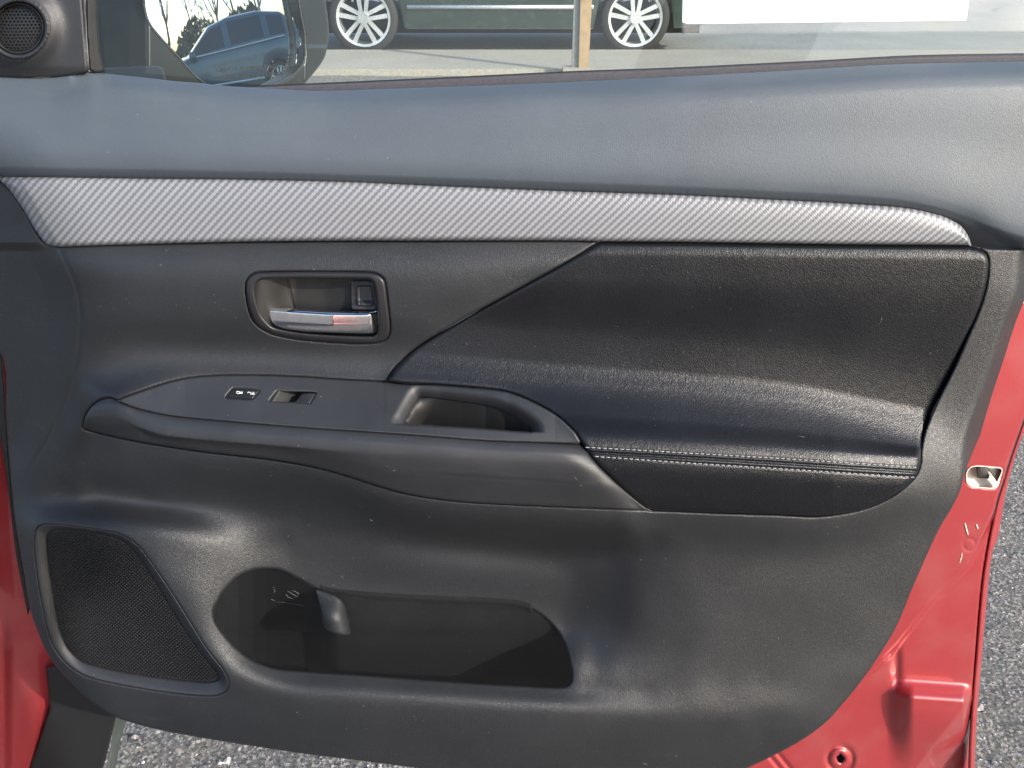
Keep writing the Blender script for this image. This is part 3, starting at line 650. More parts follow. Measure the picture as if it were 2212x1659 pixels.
# armrest body
fseam = fx(join(ARM_LEFT[::-1][:1], [(205,871),(222,861),(240,858.5),(254,866)], ARM_SEAM)); 
atop = lambda u: np.where(u < 254, fx(join([(179,925),(184,902),(195,882),(205,871),(222,861),(240,858.5),(254,866)]))(u), np.where(u > 1247, fx(ARM_SL)(u), fx(ARM_SEAM)(u)))
abase = fx(Cv([(179,880),(205,871),(254,866),(302,884),(377,899),(527,913),(677,925),(776,931.5),(930,942),(1049,951.5),(1247,958.5),(1420,967)]))
ao = lambda u: inter(u, [180, 340], [.55, 1]); ah = lambda u: inter(u, [180, 360], [.25, 1])
def h_arm(u, v):
    b = fbot
    hh = loft(u, v, [(lambda u: abase(u), lambda u: hf_(u)-.0015), (lambda u: abase(u)+12*ao(u), lambda u: hf_(u)+.0055*ah(u)), (lambda u: abase(u)+27*ao(u), lambda u: hf_(u)+.0105*ah(u)), (lambda u: abase(u)+45*ao(u), lambda u: hf_(u)+.0122*ah(u)),
                     (lambda u: np.maximum(abase(u)*.4+b(u)*.6, abase(u)+46*ao(u)), lambda u: hf_(u)+.0090*ah(u)), (lambda u: np.maximum(b(u), abase(u)+56*ao(u)), lambda u: hf_(u)-.008)])
    gl = fx([(860,1014),(878,1016),(1050,1026),(1237,1038),(1300,1041)])(u)
    hh -= .0013*sstep(-1, 7, v-gl)*sstep(870, 950, u)*sstep(1270, 1180, u)*sstep(60, 20, v-gl)
    # outer lower edge turns away to the rear
    sl = fx(ARM_SL); d = (v-sl(u))
    hh -= np.where(u > 1160, .012*np.exp(-np.clip(( (1388-(u-0.0))-(1104-v)*.9 )/26., 0, 9)**1.3), 0)
    return hh
relief('armrest', join(rev(ARM_LEFT), rev(ARM_TIP), ARM_SEAM, [(1251,950)], ARM_SL, rev(ARM_BOT)), h_arm, M['fine'], door, step=2.2, bevel=(5, .0025), skirt=.014)

# switch panel on the armrest with the pull cup
CUP = closed([(903,860),(909,857.5),(930,860),(998,869),(1049,877),(1093,891),(1128,911),(1146,926),(1148,931.5),(1140,932.5),(1049,925.5),(960,920),(905,916.5),(874,915),(878,905),(890,882)], 5)
fback = fx(join(ARM_BACK, ARM_RIGHT))
SWELL = join([(598,845),(684,847.5),(670,871),(581,866)])
LSW = closed([(488,857),(495,848),(502,840),(506,838.5),(530,839),(556,841.5),(560.5,844),(554,853),(547,861),(543,862.5),(515,861),(490,859.5)], 4)
def h_sw(u, v, shoulder=True):
    hh = loft(u, v, [(lambda u: fback(u), hb_), (lambda u: np.maximum(fseam(u), fback(u)+2), hf_)])
    if shoulder:
        c = offset(CUP, 0); m = (u > 800) & (u < 1200) & (v > 820) & (v < 950)
        if m.any():
            d = dist_curve(np.vstack([CUP, CUP[:1]]), u[m], v[m], 70)
            um, vm = u[m], v[m]
            wid = np.where(vm > fx([(870,917),(1049,926),(1150,933)])(um), 5., 30.)
            dep = np.where(vm > fx([(870,917),(1049,926),(1150,933)])(um), .002, .016)
            t = 1-np.clip(d/wid, 0, 1); hh[m] -= dep*t**1.7
    return hh
switch_panel = relief('switch_panel', join(ARM_BACK, ARM_RIGHT, ARM_CORNER, rev(ARM_SEAM)), h_sw, M['fine'], door, holes=[CUP, SWELL, LSW], step=2.0, bevel=(3.5, .0018), skirt=.010)
def h_cup(u, v):
    top = fx([(860,905),(903,861),(909,858),(998,869),(1049,877),(1093,891),(1128,911),(1148,930),(1200,950)])(u)
    edge = h_sw(u, top)
    hh = edge-.002-.00012*(v-top)
    # left wall slopes in
    lw = fy([(850,918),(915,872)][::-1])(v); lw = 906-(v-858)*.62
    t = np.clip((u-lw)/42., 0, 1)
    lefth = h_sw(lw, v)-.004
    hh = np.where(t < 1, lefth*(1-t)+hh*t, hh)
    return hh
relief('pull_cup', offset(CUP, 7), h_cup, M['cup'], door, step=2.0, bevel=None, skirt=0)
# window switch
def h_swell(u, v):
    x = (u-590-(866-v)*.6)/44.
    b = h_sw(u, v, False)
    return b-.020*np.clip(x, 0, 1)-.001
relief('switch_well', offset(SWELL, 3), h_swell, M['cup'], switch_panel, step=2.0, bevel=None, skirt=0)
relief('window_switch', join(Cv([(652,850),(684,849),(682,853)]), [(669,871.5)], [(635,870.5)]), lambda u, v: h_sw(u, v, False)-.003+.002*np.sin((u-640)/45*3), M['bezel'], switch_panel, step=1.5, bevel=(2.5, .001), skirt=.012)
relief('lock_switch', offset(LSW, -1.2), lambda u, v: h_sw(u, v, False)+.0016+.00004*(v-850), M['black_gloss'], switch_panel, step=1.0, bevel=(3, .0012), skirt=.008)
relief('switch_frame', offset(LSW, 1.0), lambda u, v: h_sw(u, v, False)-.0005, M['rubber'], switch_panel, step=1.5, bevel=None, skirt=0)
def strokes(name, lines, mat, parent, hfun, width=1.0, lift=.0006):
    mb = MB()
    for ln in lines:
        a = np.array(ln, float)
        pp_ = P(a[:, 0], a[:, 1], hfun(a[:, 0], a[:, 1])+lift)
        mb.tube([tuple(q) for q in pp_], width*.00026, 5)
    return mb.build(name, mat, parent)
hl = lambda u, v: h_sw(u, v, False)+.0016+.00004*(v-850)
def rect(x0, y0, x1, y1): return [(x0,y0),(x1,y0),(x1,y1),(x0,y1),(x0,y0)]
strokes('lock_symbol', [rect(517,846,523.5,849.5), [(517,846),(512,845.5),(510.5,848),(513,850.2),(517,849.8)], [(518,847.8),(523,847.8)], [(519,848.6),(522,848.6)]], M['white_print'], switch_panel, hl, 1.5, .0006)
strokes('lock_symbol', [rect(541,847.4,549.5,851.6), [(541,847.8),(536.5,846.8),(534.5,848.8)], [(543,849.6),(548,849.6)]], M['white_print'], switch_panel, hl, 1.5, .0006)

# door handle: bezel, cup, lever, lock tab
bez = relief('handle_bezel', BEZ_O, lambda u, v: h_low(u, v)+.0035, M['bezel'], door, holes=[BEZ_I], step=2.0, bevel=(7, .0042), skirt=.012)
hbz = float(h_low(np.array([690.]), np.array([650.]))[0])
def h_hcup(u, v):
    l = sstep(552, 640, u+(v-650)*.1)
    return hbz+.0005-.030*l-.0015*np.exp(-((u-(622+(v-603)*.2))/1.6)**2)+.004*sstep(700, 757, u)
relief('handle_recess', offset(BEZ_I, 4), h_hcup, M['cup'], bez, step=1.6, bevel=None, skirt=0)
LEV = join(Cv([(572,662.4),(600,664),(634,666.8),(706,671.5),(778,672.5),(815,671)]), Cv([(815.6,671.5),(817,690),(815,714),(810,719),(802,720.5)]), Cv([(802,720.5),(730,719),(658,716),(612,710),(596,705),(586,695),(579,681),(572,664)]))
ltop = fx([(572,662.4),(600,664),(634,666.8),(706,671.5),(778,672.5),(815,671)])
def h_lev(u, v):
    e = inter(u, [570, 620, 720, 818], [-.012, -.004, .002, .0015])
    hh = loft(u, v, [(lambda u: ltop(u), lambda u: hbz-.006+e*1), (lambda u: ltop(u)+5, lambda u: hbz-.001+e), (lambda u: ltop(u)+9, lambda u: hbz+.0012+e), (lambda u: ltop(u)+26, lambda u: hbz+.0015+e), (lambda u: ltop(u)+52, lambda u: hbz-.0035+e)])
    return hh - .010*sstep(795, 819, u)
relief('handle_lever', LEV, h_lev, M['chrome'], bez, step=1.2, bevel=(3, .0012), skirt=.006)
relief('lock_tab', closed([(757,610),(762,607),(805,608),(809,612),(813,655),(812,668),(806,671),(762,669),(758,664)], 4), lambda u, v: hbz-.018+.006*sstep(640, 668, v)+.0*u, M['bezel'], bez, step=1.5, bevel=(3, .002), skirt=.01)
relief('lock_tab_face', closed([(770,622),(774,618),(800,618),(803,622),(806,655),(803,660),(774,660),(771,656)], 4), lambda u, v: hbz-.0145+.0045*sstep(645, 660, v)-.0006*(np.abs(u-778) < 1.5), M['fine'], bez, step=1.5, bevel=(2.5, .0016), skirt=.01)

# map pocket
def h_pk(u, v):
    top = fx([(461,1330),(471,1296),(486,1274),(515,1245),(547,1231),(576,1228),(605,1231),(641,1248),(680,1270),(776,1287),(878,1294),(1015,1299),(1100,1304),(1134,1311),(1169,1328),(1203,1361),(1235,1430)])(u)
    hh = -.0005-.00010*np.clip(v-top, -5, 400)-.00062*np.log1p(np.exp(np.clip((v-1366)/7, -20, 20)))*7-.00045*np.minimum(np.clip(v-top, 0, 300), np.maximum(1366-top, 0))*sstep(735, 660, u)
    left = sstep(690, 640, u); r = np.clip((u-455)/150, 0, 1)
    hh = hh-left*.006*np.sin(np.pi*np.clip(r, 0, 1)**.8)
    
    edge = h_low(u, top)
    hh += (edge-hh)*np.exp(-np.clip(v-top, 0, 99)/3.)*(u > 690)*(u < 1150)
    return hh
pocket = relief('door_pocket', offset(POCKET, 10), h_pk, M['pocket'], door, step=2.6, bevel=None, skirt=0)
DIV = closed([(680,1273),(705,1278),(733,1291),(745,1308),(752,1336),(757,1360),(755,1370),(735,1371),(712,1364),(698,1350),(690,1318),(684,1290)], 5)
relief('pocket_divider', DIV, lambda u, v: .002+.030*np.sqrt(np.clip(1-((u-714-(v-1320)*.22)/36)**2, 0, 1))*sstep(1262, 1345, v), M['trim'], pocket, step=1.6, bevel=(5, .004), skirt=.02)
hk = lambda u, v: h_pk(u, v)
M['emboss'] = simple('worn_plastic_edge', (.16, .15, .14), .5)
strokes('moulded_symbol', [[(583,1300),(610,1301),(635,1305),(657,1308)], [(589,1269),(592,1268.5)], [(589,1273),(593,1273)], [(590,1277),(594,1276)], [(588,1280),(595,1278)], [(583,1296),(586,1295),(593,1297)],
        [(618,1284),(625,1277),(634,1276),(645,1282),(641,1290),(632,1293),(622,1290),(618,1284)], [(620,1276),(645,1291)]], M['emboss'], pocket, hk, 1.1, .0004)

for ln, f_ in (([(768,292),(765,298),(764,306)], h_pad), ([(1241,1030),(1246,1037)], h_arm), ([(846,1019),(853,1016)], h_arm)):
    strokes('scratch_mark', [ln], M['emboss'], door, f_, .9, .0002)
for ln in ([(1905,686),(1903,694),(1898,702)], [(1722,941),(1738,944)]): strokes('scratch_mark', [ln], M['emboss'], insert, h_ins, .8, .0006)
for ln in ([(1388,1648),(1398,1652)], [(797,1122),(805,1125)], [(928,1116),(925,1121)]): strokes('scratch_mark', [ln], M['emboss'], door, h_low, .8, .0002)
# door loudspeaker
def h_ring(u, v):
    do = dist_curve(np.vstack([SPK_O, SPK_O[:1]]), u, v, 60); di = dist_curve(np.vstack([SPK_I, SPK_I[:1]]), u, v, 60)
    t = do/(do+di+1e-6); return h_low(u, v)-.0015-.013*t**1.2
spk = relief('speaker_surround', SPK_O, h_ring, M['fine'], door, holes=[SPK_I], step=2.0, bevel=(3, .001), skirt=.004)
relief('grille_backing', offset(SPK_I, 2), lambda u, v: h_low(u, v)-.0160, M['rubber'], spk, step=5, bevel=None, skirt=0)
def grille():
    V = []; Fc = []
    pu, pv_ = 8.4, 3.75; k = 0; b = 0; us = []; vv = []
    for j in range(0, 90):
        for i in range(0, 50):
            us.append(100+i*pu+(j % 2)*pu/2+j*.35); vv.append(1145+j*pv_+i*.85)
    us = np.array(us); vv = np.array(vv); ok = inside(SPK_I, us, vv) & (dist_curve(np.vstack([SPK_I, SPK_I[:1]]), us, vv, 12) > 3); us, vv = us[ok], vv[ok]
    n = 6; a = np.arange(n)*2*np.pi/n
    U1 = us[:, None]+2.9*np.cos(a); V1 = vv[:, None]+1.75*np.sin(a); U2 = us[:, None]+1.3*np.cos(a); V2 = vv[:, None]+.8*np.sin(a)
    h1 = h_low(U1.ravel(), V1.ravel())-.0155; h2 = h_low(U2.ravel(), V2.ravel())-.0132
    p1 = P(U1.ravel(), V1.ravel(), h1).reshape(-1, n, 3); p2 = P(U2.ravel(), V2.ravel(), h2).reshape(-1, n, 3)
    Vt = np.concatenate([p1, p2], 1).reshape(-1, 3); m = len(us); base = (np.arange(m)*2*n)[:, None]
    q = []
    for i in range(n):
        j = (i+1) % n; q.append(np.stack([base[:, 0]+i, base[:, 0]+j, base[:, 0]+n+j, base[:, 0]+n+i], 1))
    for tri in ((0,1,2,3),(0,3,4,5)): q.append(np.stack([base[:, 0]+n+t for t in tri], 1))
    o = link('grille_mesh', mesh_from(Vt, np.vstack(q)), M['bezel'], spk); o['kind'] = 'stuff'
grille()

# sail panel with tweeter, window channel
SAIL = join(Cv([(-70,-40),(180,-40)]), Cv([(180,-40),(186,20),(187,90),(193,152)]), Cv([(191,154),(150,162),(113,166),(65,167),(0,164),(-70,163)]))
TWC = (39., 61.)
def h_sail(u, v):
    r = np.hypot(u-TWC[0], (v-TWC[1])); hh = .004+.010*np.exp(-((r-66)/26)**2)+.010*(r < 66)
    hh -= .004*sstep(140, 176, v)
    hh -= .0012*np.exp(-((u-(176+(v)*.08))/1.6)**2)
    return hh
circ = lambda r, n=60: np.stack([TWC[0]+r*np.cos(np.linspace(0, 2*np.pi, n, endpoint=False)), TWC[1]+r*np.sin(np.linspace(0, 2*np.pi, n, endpoint=False))], 1)
sail = relief('mirror_corner_trim', SAIL, h_sail, M['fine'], door, holes=[circ(57)], step=2.2, bevel=(3, .0015), skirt=.02)
relief('tweeter_ring', circ(57), lambda u, v: .0145+.0*u, M['bezel'], sail, holes=[circ(50)], step=1.5, bevel=(3, .0015), skirt=.006)
relief('tweeter_backing', circ(51), lambda u, v: .0075+.0*u, M['rubber'], sail, step=4, bevel=None, skirt=0)
def tweeter():
    pitch = 8.3; V = []; Fc = []
    idx = {}
    def vert(u, v):
        r = np.hypot(u-TWC[0], v-TWC[1]); hh = .0135-.000055*max(0, r-0)*.35+.002*(1-(r/50)**2)
        V.append(P(np.array(u), np.array(v), np.array(hh))); return len(V)-1
    for j in range(-9, 10):
        for i in range(-9, 10):
            cu = TWC[0]+(i+.5*(j % 2))*pitch; cv2 = TWC[1]+j*pitch*.866
            if np.hypot(cu-TWC[0], cv2-TWC[1]) > 49: continue
            o1 = []; i1 = []
            for k in range(6):
                a = math.pi/6+k*math.pi/3
                o1.append(vert(cu+pitch/math.sqrt(3)*math.cos(a), cv2+pitch/math.sqrt(3)*math.sin(a))); i1.append(vert(cu+pitch*.40*math.cos(a), cv2+pitch*.40*math.sin(a)))
            for k in range(6): Fc.append((o1[k], o1[(k+1) % 6], i1[(k+1) % 6], i1[k]))
    o = link('tweeter_mesh', mesh_from(V, Fc), M['bezel'], sail); o['kind'] = 'stuff'
tweeter()
relief('window_channel', join([(184,-40),(210,-40)], [(213,60),(219,120),(228,156),(205,158),(193,152),(188,80)]), lambda u, v: .000-.0004*(u-184), M['rubber'], door, step=3, bevel=(4, .003), skirt=.02)

# belt weatherstrip and window pane
BELT = Cv([(500,186.5),(540,188),(587,186.5),(708,181.5),(895,173),(1083,164),(1250,156),(1460,148.5),(1767,133.5),(1972,122.5),(2212,118),(2290,117)])
belt = relief('belt_weatherstrip', join(BELT, [(2290,138)], rev(TOP[(TOP[:,0] > 500)]+[0, 4])), lambda u, v: -.062+.0*u, M['seal'], door, step=2.2, bevel=(4, .003), skirt=.02)
relief('belt_rubber_lip', join(BELT+[0, -3.2], [(2290,121)], rev(BELT)+[0, 1.5]), lambda u, v: -.068+.0*u, M['rubber'], door, step=2.0, bevel=(2, .001), skirt=.006)
win = relief('window_pane', join([(205,-60),(2290,-60),(2290,140),(700,205),(230,170)]), lambda u, v: -.076+.0*u, M['glass'], door, step=60, bevel=None, skirt=0)

# mirror: housing, foot, glass, lettering
MIR_D = ray(490., 90.); MIR_D = MIR_D/np.linalg.norm(MIR_D)
MIR_R = np.array([.99, .10, .005]); MIR_R /= np.linalg.norm(MIR_R)
MN = MIR_R-MIR_D; MN /= np.linalg.norm(MN)
MC = PY(490., 90., .36)
def PM(off=0., curv=0.):
    def f(u, v, h):
        d = ray(u, v); t = ((MC-CAM) @ MN+h+off)/(d @ MN); p = CAM+d*np.asarray(t)[..., None]
        if curv:
            rr = ((p-MC)**2).sum(-1); t2 = ((MC-CAM) @ MN+h+off-rr/(2*curv))/(d @ MN); p = CAM+d*t2[..., None]
        return p
    return f
HOUSE = join(Cv([(196,-60),(300,-60)]), [(716,-60)], Cv([(702,-30),(703,0),(710,51),(709,89),(700,126),(676,160),(655,184)]), [(640,215),(240,215),(200,160)])
GL = join(Cv([(312,-60),(312.5,0),(316,26),(325,51),(353,86),(388.6,124),(419,158),(446,181.5),(470,200)]), Cv([(560,200),(589,184),(617,169),(639,154),(652.6,136),(658,110),(657,77),(650,40),(644,0),(636,-60)]))
def h_house(u, v):
    hh = .006+0*u
    # dished towards the arm at the left, bright lip round the glass
    hh -= .00062*np.clip(322-u, 0, 200)
    # facet at lower right
    f = (v > 103+(u-660)*-.0)
    hh += np.where(u > 640, -.00045*(u-640), 0)
    hh += .004*sstep(96, 104, v)*sstep(655, 662, u)
    return hh
mirror = relief('side_mirror', HOUSE, h_house, M['black_gloss'], door, holes=[GL], step=2.5, bevel=(6, .005), skirt=.03, point=PM())
relief('mirror_frame', offset(GL, 4), lambda u, v: .0075+0*u, M['bezel'], mirror, holes=[offset(GL, 1)], step=1.6, bevel=(1.6, .001), skirt=.006, point=PM())
relief('mirror_backplate', offset(GL, 5), lambda u, v: -.014+0*u, M['rubber'], mirror, step=8, bevel=None, skirt=0, point=PM())
mg = relief('mirror_glass', offset(GL, -1), lambda u, v: -.003+0*u, M['mirror'], mirror, step=6, bevel=None, skirt=0, point=PM(0, 1.5))
relief('mirror_foot', join(Cv([(222,147),(240,146),(300,143),(338,143),(352,149),(358,172)]), [(362,186),(215,180),(214,150)]), lambda u, v: -.085+.0006*(v-150), M['fine'], door, step=2.2, bevel=(4, .003), skirt=.02)
def lettering(text, u0, v0, u1, v1, parent):
    cu = bpy.data.curves.new('t', 'FONT'); cu.body = text; cu.size = 1; cu.extrude = .0; cu.resolution_u = 3
    ob = bpy.data.objects.new('t', cu); C.objects.link(ob); dg = bpy.context.evaluated_depsgraph_get(); dg.update()
    me = bpy.data.meshes.new_from_object(ob.evaluated_get(dg)); bpy.data.objects.remove(ob)
    co = np.zeros(len(me.vertices)*3); me.vertices.foreach_get('co', co); co = co.reshape(-1, 3)
    w_ = co[:, 0].max()-co[:, 0].min(); x = (co[:, 0]-co[:, 0].min())/w_; cap = 9.6
    u = u0+x*(u1-u0); v = v0+x*(v1-v0)-co[:, 1]/.73*cap
    p = PM(.0006, 1.5)(u, v, np.full(u.shape, -.003)); me.vertices.foreach_set('co', p.astype(np.float32).ravel()); me.update()
    return link('lettering', me, M['rubber'], parent, smooth=False)
lettering('OBJECTS IN MIRROR ARE', 469, 156, 602, 147, mirror)
lettering('CLOSER THAN THEY APPEAR', 461, 174, 612, 163, mirror)

# red inner sheet metal of the door
RED_R = Cv([(2290,700),(2212,902),(2185,978),(2176,1006),(2166,1040),(2153,1080),(2138,1150),(2124,1230),(2116,1300),(2108,1400),(2100,1500),(2093,1600),(2090,1720)])
HEM = Cv([(2300,720),(2224,902),(2196,978),(2184,1020),(2172,1070),(2156,1160),(2142.7,1200),(2129,1332),(2119,1451),(2108.5,1588),(2105,1720)])
RIDGE = Cv([(2300,860),(2200,985),(2160,1070),(2139,1114),(2115,1168.5),(2088,1216),(2023,1281),(1955,1363),(1931,1393),(1893,1430),(1850,1470)])
fr = fx(RIDGE)
def h_red(u, v):
    low = sstep(-2, 22, v-fr(u))
    hh = .004-.016*low
    # stamped step that catches the sky
    a = sstep(1915, 1975, u)*sstep(2104, 2080, u)
    ctr = 1486+(u-1950)*.07
    hh += a*.025*sstep(-22, 23, v-ctr)*sstep(210, 40, v-ctr)
    # vertical crease at the left of the step
    hh -= .004*np.exp(-((u-1936)/10)**2)*sstep(1380, 1420, v)*sstep(1500, 1460, v)
    # diagonal fold, lower right
    dd = (u-(2095-(v-1510)*.78))
    hh -= np.where((v > 1500), np.clip(dd, 0, 60)*.00045, 0)*sstep(1500, 1530, v)
    # round boss with the drain hole
    r = np.hypot(u-1815, v-1639); hh += -.0035*np.exp(-((r-26)/6)**2)+.001*(r < 24)
    for c in (1668, 1690): hh -= .003*np.exp(-(((u-c)-(v-1640)*.8)/6)**2)*(v > 1610)*sstep(1610, 1630, v)
    r2 = np.hypot(u-2173+.0, v-1171); r2 = np.hypot(u-2094, v-1176); hh += -.0006*np.exp(-((r2-13)/3)**2)
    return hh-.012
DRAIN = closed([(1808,1640),(1806,1635),(1811,1632),(1815,1627),(1820,1632),(1824,1637),(1823,1644),(1816,1648),(1810,1645)], 4)
LATCH = closed([(2089.6,1022),(2097,1011),(2113,1008),(2150,1011),(2163,1014),(2160,1030),(2154,1050),(2146,1054),(2120,1052),(2101,1050),(2090,1042)], 4)
inner = relief('inner_door_frame', join(Cv([(2200,640),(2080,930),(2030,1060),(1900,1340),(1800,1480),(1560,1640),(1480,1720)]), [(2090,1720)], rev(RED_R)), h_red, M['red'], door, holes=[DRAIN, LATCH], step=3, bevel=(4, .002), skirt=.004)
relief('outer_door_skin', join(rev(RED_R), [(2290,700)], HEM[2:], [(2090,1720)]), lambda u, v: -.026+.003*np.sin((u-fy(RED_R)(v))/12*3.14)+0*u, M['red'], door, step=2, bevel=(4, .003), skirt=.006)
lt = relief('latch_housing', offset(LATCH, 4), lambda u, v: -.026+.006*sstep(1030, 1052, v)+0*u, M['latch_in'], door, step=2, bevel=None, skirt=0)
relief('latch_claw', join([(2108,1006),(2116,1006),(2124,1022),(2138,1024),(2136,1034),(2112,1032)]), lambda u, v: -.017+0*u, M['rubber'], lt, step=1.2, bevel=(2, .001), skirt=.008)
relief('latch_plate', join([(2130,1008),(2166,1013),(2154,1042)]), lambda u, v: -.0135+0*u, M['steel'], lt, step=1.2, bevel=(1.5, .0006), skirt=.003)
relief('drain_hole_shade', offset(DRAIN, 6), lambda u, v: -.055+0*u, M['rubber'], inner, step=3, bevel=None, skirt=0)
relief('latch_frame', offset(LATCH, 2.2), lambda u, v: h_red(u, v)+.0008, M['scratch'], lt, holes=[offset(LATCH, .2)], step=1.0, bevel=None, skirt=.003)
strokes('paint_scratch', [[(2084,1130),(2087,1142),(2091,1155)]], M['scratch'], inner, h_red, 3.4, .0002)
strokes('paint_scratch', [[(2109,1133),(2112,1142)]], M['scratch'], inner, h_red, 3.4, .0002)
strokes('paint_scratch', [[(2078,1195),(2077,1206)]], M['scratch'], inner, h_red, 2.4, .0002)
strokes('paint_scratch', [[(2076,1205),(2073,1216)]], M['scratch'], inner, h_red, 2.4, .0002)

# sheet in a clear sleeve stuck to the pane
shp = thing('window_sheet', 'blank white paper sheet in a clear sleeve hanging on the side window', 'paper sheet', tuple(P(1780., 60., -.035)))
relief('paper', join([(1476,-60),(2100,-60),(2088,44),(1474,52)]), lambda u, v: -.0725+.0*u, M['paper'], shp, step=12, bevel=None, skirt=.0004, smooth=False)
relief('plastic_sleeve', join([(1474,-60),(2290,-60),(2290,70),(2212,71),(1900,72),(1700,73.5),(1472,75.5)]), lambda u, v: -.0705+.0006*np.sin(u/37.)*np.sin(v/19.+u/90.), M['sleeve'], shp, step=9, bevel=None, skirt=.0004)

# ------------------------------------------------------------------ car body next to the door
body = thing('car_body', 'glossy red door pillar and black sill of the car beside the open door', 'car', (-.62, .05, 0))
def h_jamb(u, v):
    hh = -.06-.00045*np.clip(u, -80, 200)
    c1 = fy([(900,10),(1062,28),(1332,47),(1422,54),(1566,47),(1720,30)])(v); c2 = fy([(1062,60),(1386,86),(1480,92),(1566,83),(1720,50)])(v)
    hh += .016*np.exp(-((u-c1+26)/15)**2)-.018*np.exp(-((u-c1)/9)**2)+.012*np.exp(-((u-c2+14)/10)**2)-.016*sstep(-3, 25, u-c2)
    hh += .008*np.exp(-((u-5)/16)**2)*sstep(1300, 1400, v)
    return hh
relief('door_pillar', join([(-80,760),(40,760)], Cv([(60,1000),(90,1200),(135,1440),(122,1458),(120,1480),(108,1530),(85,1600),(65,1659),(48,1720)]), [(-80,1720)]), h_jamb, M['red'], body, step=3, bevel=(4, .003), skirt=.03)
def h_sill(u, v):
    c = fy([(1500,225),(1533,202),(1659,151),(1720,126)])(v)
    return -.10-.0012*np.exp(-((u-c)/2.)**2)*3+.01*sstep(0, 12, c-u)
relief('sill_cladding', join([(100,1440),(135,1440),(260,1530),(252,1545),(236,1610),(223,1659),(206,1720),(40,1720),(65,1659),(85,1600),(108,1530)]), h_sill, M['rubber'], body, step=3, bevel=(3, .002), skirt=.05)
relief('sill_edge_strip', join([(246,1530),(275,1545),(270,1566),(259,1602),(250,1659),(240,1720),(216,1720),(230,1659),(240,1610)]), lambda u, v: -.115-.001*(u-240), M['edge_grey'], body, step=3, bevel=(3, .002), skirt=.03)
# black rubber seal between pillar and trim
relief('door_seal', join(Cv([(-70,500),(-30,600),(0,700),(6,780),(14,900),(22,1010),(32,1116),(47,1206),(66,1314)]), Cv([(60,1330),(36,1206),(24,1116),(10,1010),(-8,900),(-30,760),(-80,600)])), lambda u, v: -.030+0*u, M['rubber'], body, step=3, bevel=(5, .006), skirt=.03)
# unseen caster added to shade the door's hinge side; roof rail joins its top
def light_helpers():
    s = np.array(SUN_DIR)
    def cast(u, v, y): p = P(float(u), float(v), np.array(.01)); return p+s*(y-p[1])/s[1]
    edge = [(20, 300), (75, 385), (160, 530), (205, 600), (245, 700), (250, 780), (240, 850), (225, 920), (190, 1050), (150, 1200), (120, 1400)]
    V = []; n = len(edge)
    for (u, v) in edge:
        a = cast(u, v, -1.0)
        V += [a, a+np.array([.03, -.07, 0]), a+np.array([-.34, -.07, 0]), a+np.array([-.37, 0, 0])]
    Fc = []
    for i in range(n-1):
        for k in range(4): Fc.append((4*i+k, 4*i+(k+1) % 4, 4*(i+1)+(k+1) % 4, 4*(i+1)+k))
    Fc += [(3, 2, 1, 0), tuple(4*(n-1)+k for k in range(4))]
    V += [(x_, y_, .18) for x_, y_, z_ in V[-4:]]; m_ = 4*n
    Fc = Fc[:-1]+[(m_-4+k, m_-4+(k+1) % 4, m_+(k+1) % 4, m_+k) for k in range(4)]+[(m_, m_+1, m_+2, m_+3)]
    link('shadow_caster', mesh_from(V, Fc), M['rubber'], body)  # added to cast the hinge-side shadow, its outline projected from that shadow's edge
    MB().tube([(-.62, -.02, 1.66), (-.25, -.35, 1.74), (.35, -.85, 1.78), (.75, -1.06, 1.76), (1.3, -1.5, 1.72)], .05, 10).build('roof_rail', M['red'], body)
    MB().box((-.66, -2.3, .16), (-.47, -1.0, .44)).box((-.66, -2.3, .44), (-.52, -1.15, .98)).build('red_reflector', M['red'], body)  # unseen red boxes added for the chrome lever to reflect
light_helpers()

# ------------------------------------------------------------------ outside the window
def post():
    b = PZ(1257., 157., .06); t = thing('wooden_post', 'tan wooden post beside a grey post on the pavement seen through the window', 'post', tuple(b))
    def bar(name, u0, u1, u0t, u1t, dy, depth, mat):
        y = b[1]+dy
        k = lambda u, v, yy: PY(float(u), float(v), yy)
        z0 = .06; lo0 = k(u0, 150, y); lo1 = k(u1, 150, y); hi0 = k(u0t, 0, y); hi1 = k(u1t, 0, y)
        def at(lo, hi, z): return (lo+(hi-lo)*(z-lo[2])/(hi[2]-lo[2]))
        V = []
        for z in (z0, 2.2):
            a = at(lo0, hi0, z); c = at(lo1, hi1, z); V += [(a[0], y, z), (c[0], y, z), (c[0], y+depth, z), (a[0], y+depth, z)]
        MB().add(V, [(3,2,1,0),(4,5,6,7),(0,1,5,4),(1,2,6,5),(2,3,7,6),(3,0,4,7)]).build(name, mat, t, smooth=False)
    bar('wooden_board', 1250, 1271, 1254, 1279, 0, .05, M['wood'])
    bar('steel_post', 1235, 1250, 1240, 1254, .03, .06, M['post_grey'])
    MB().box((b[0]-.16, b[1]-.06, .055), (b[0]+.12, b[1]+.12, .10)).build('footing', M['concrete'], t, smooth=False)
post()

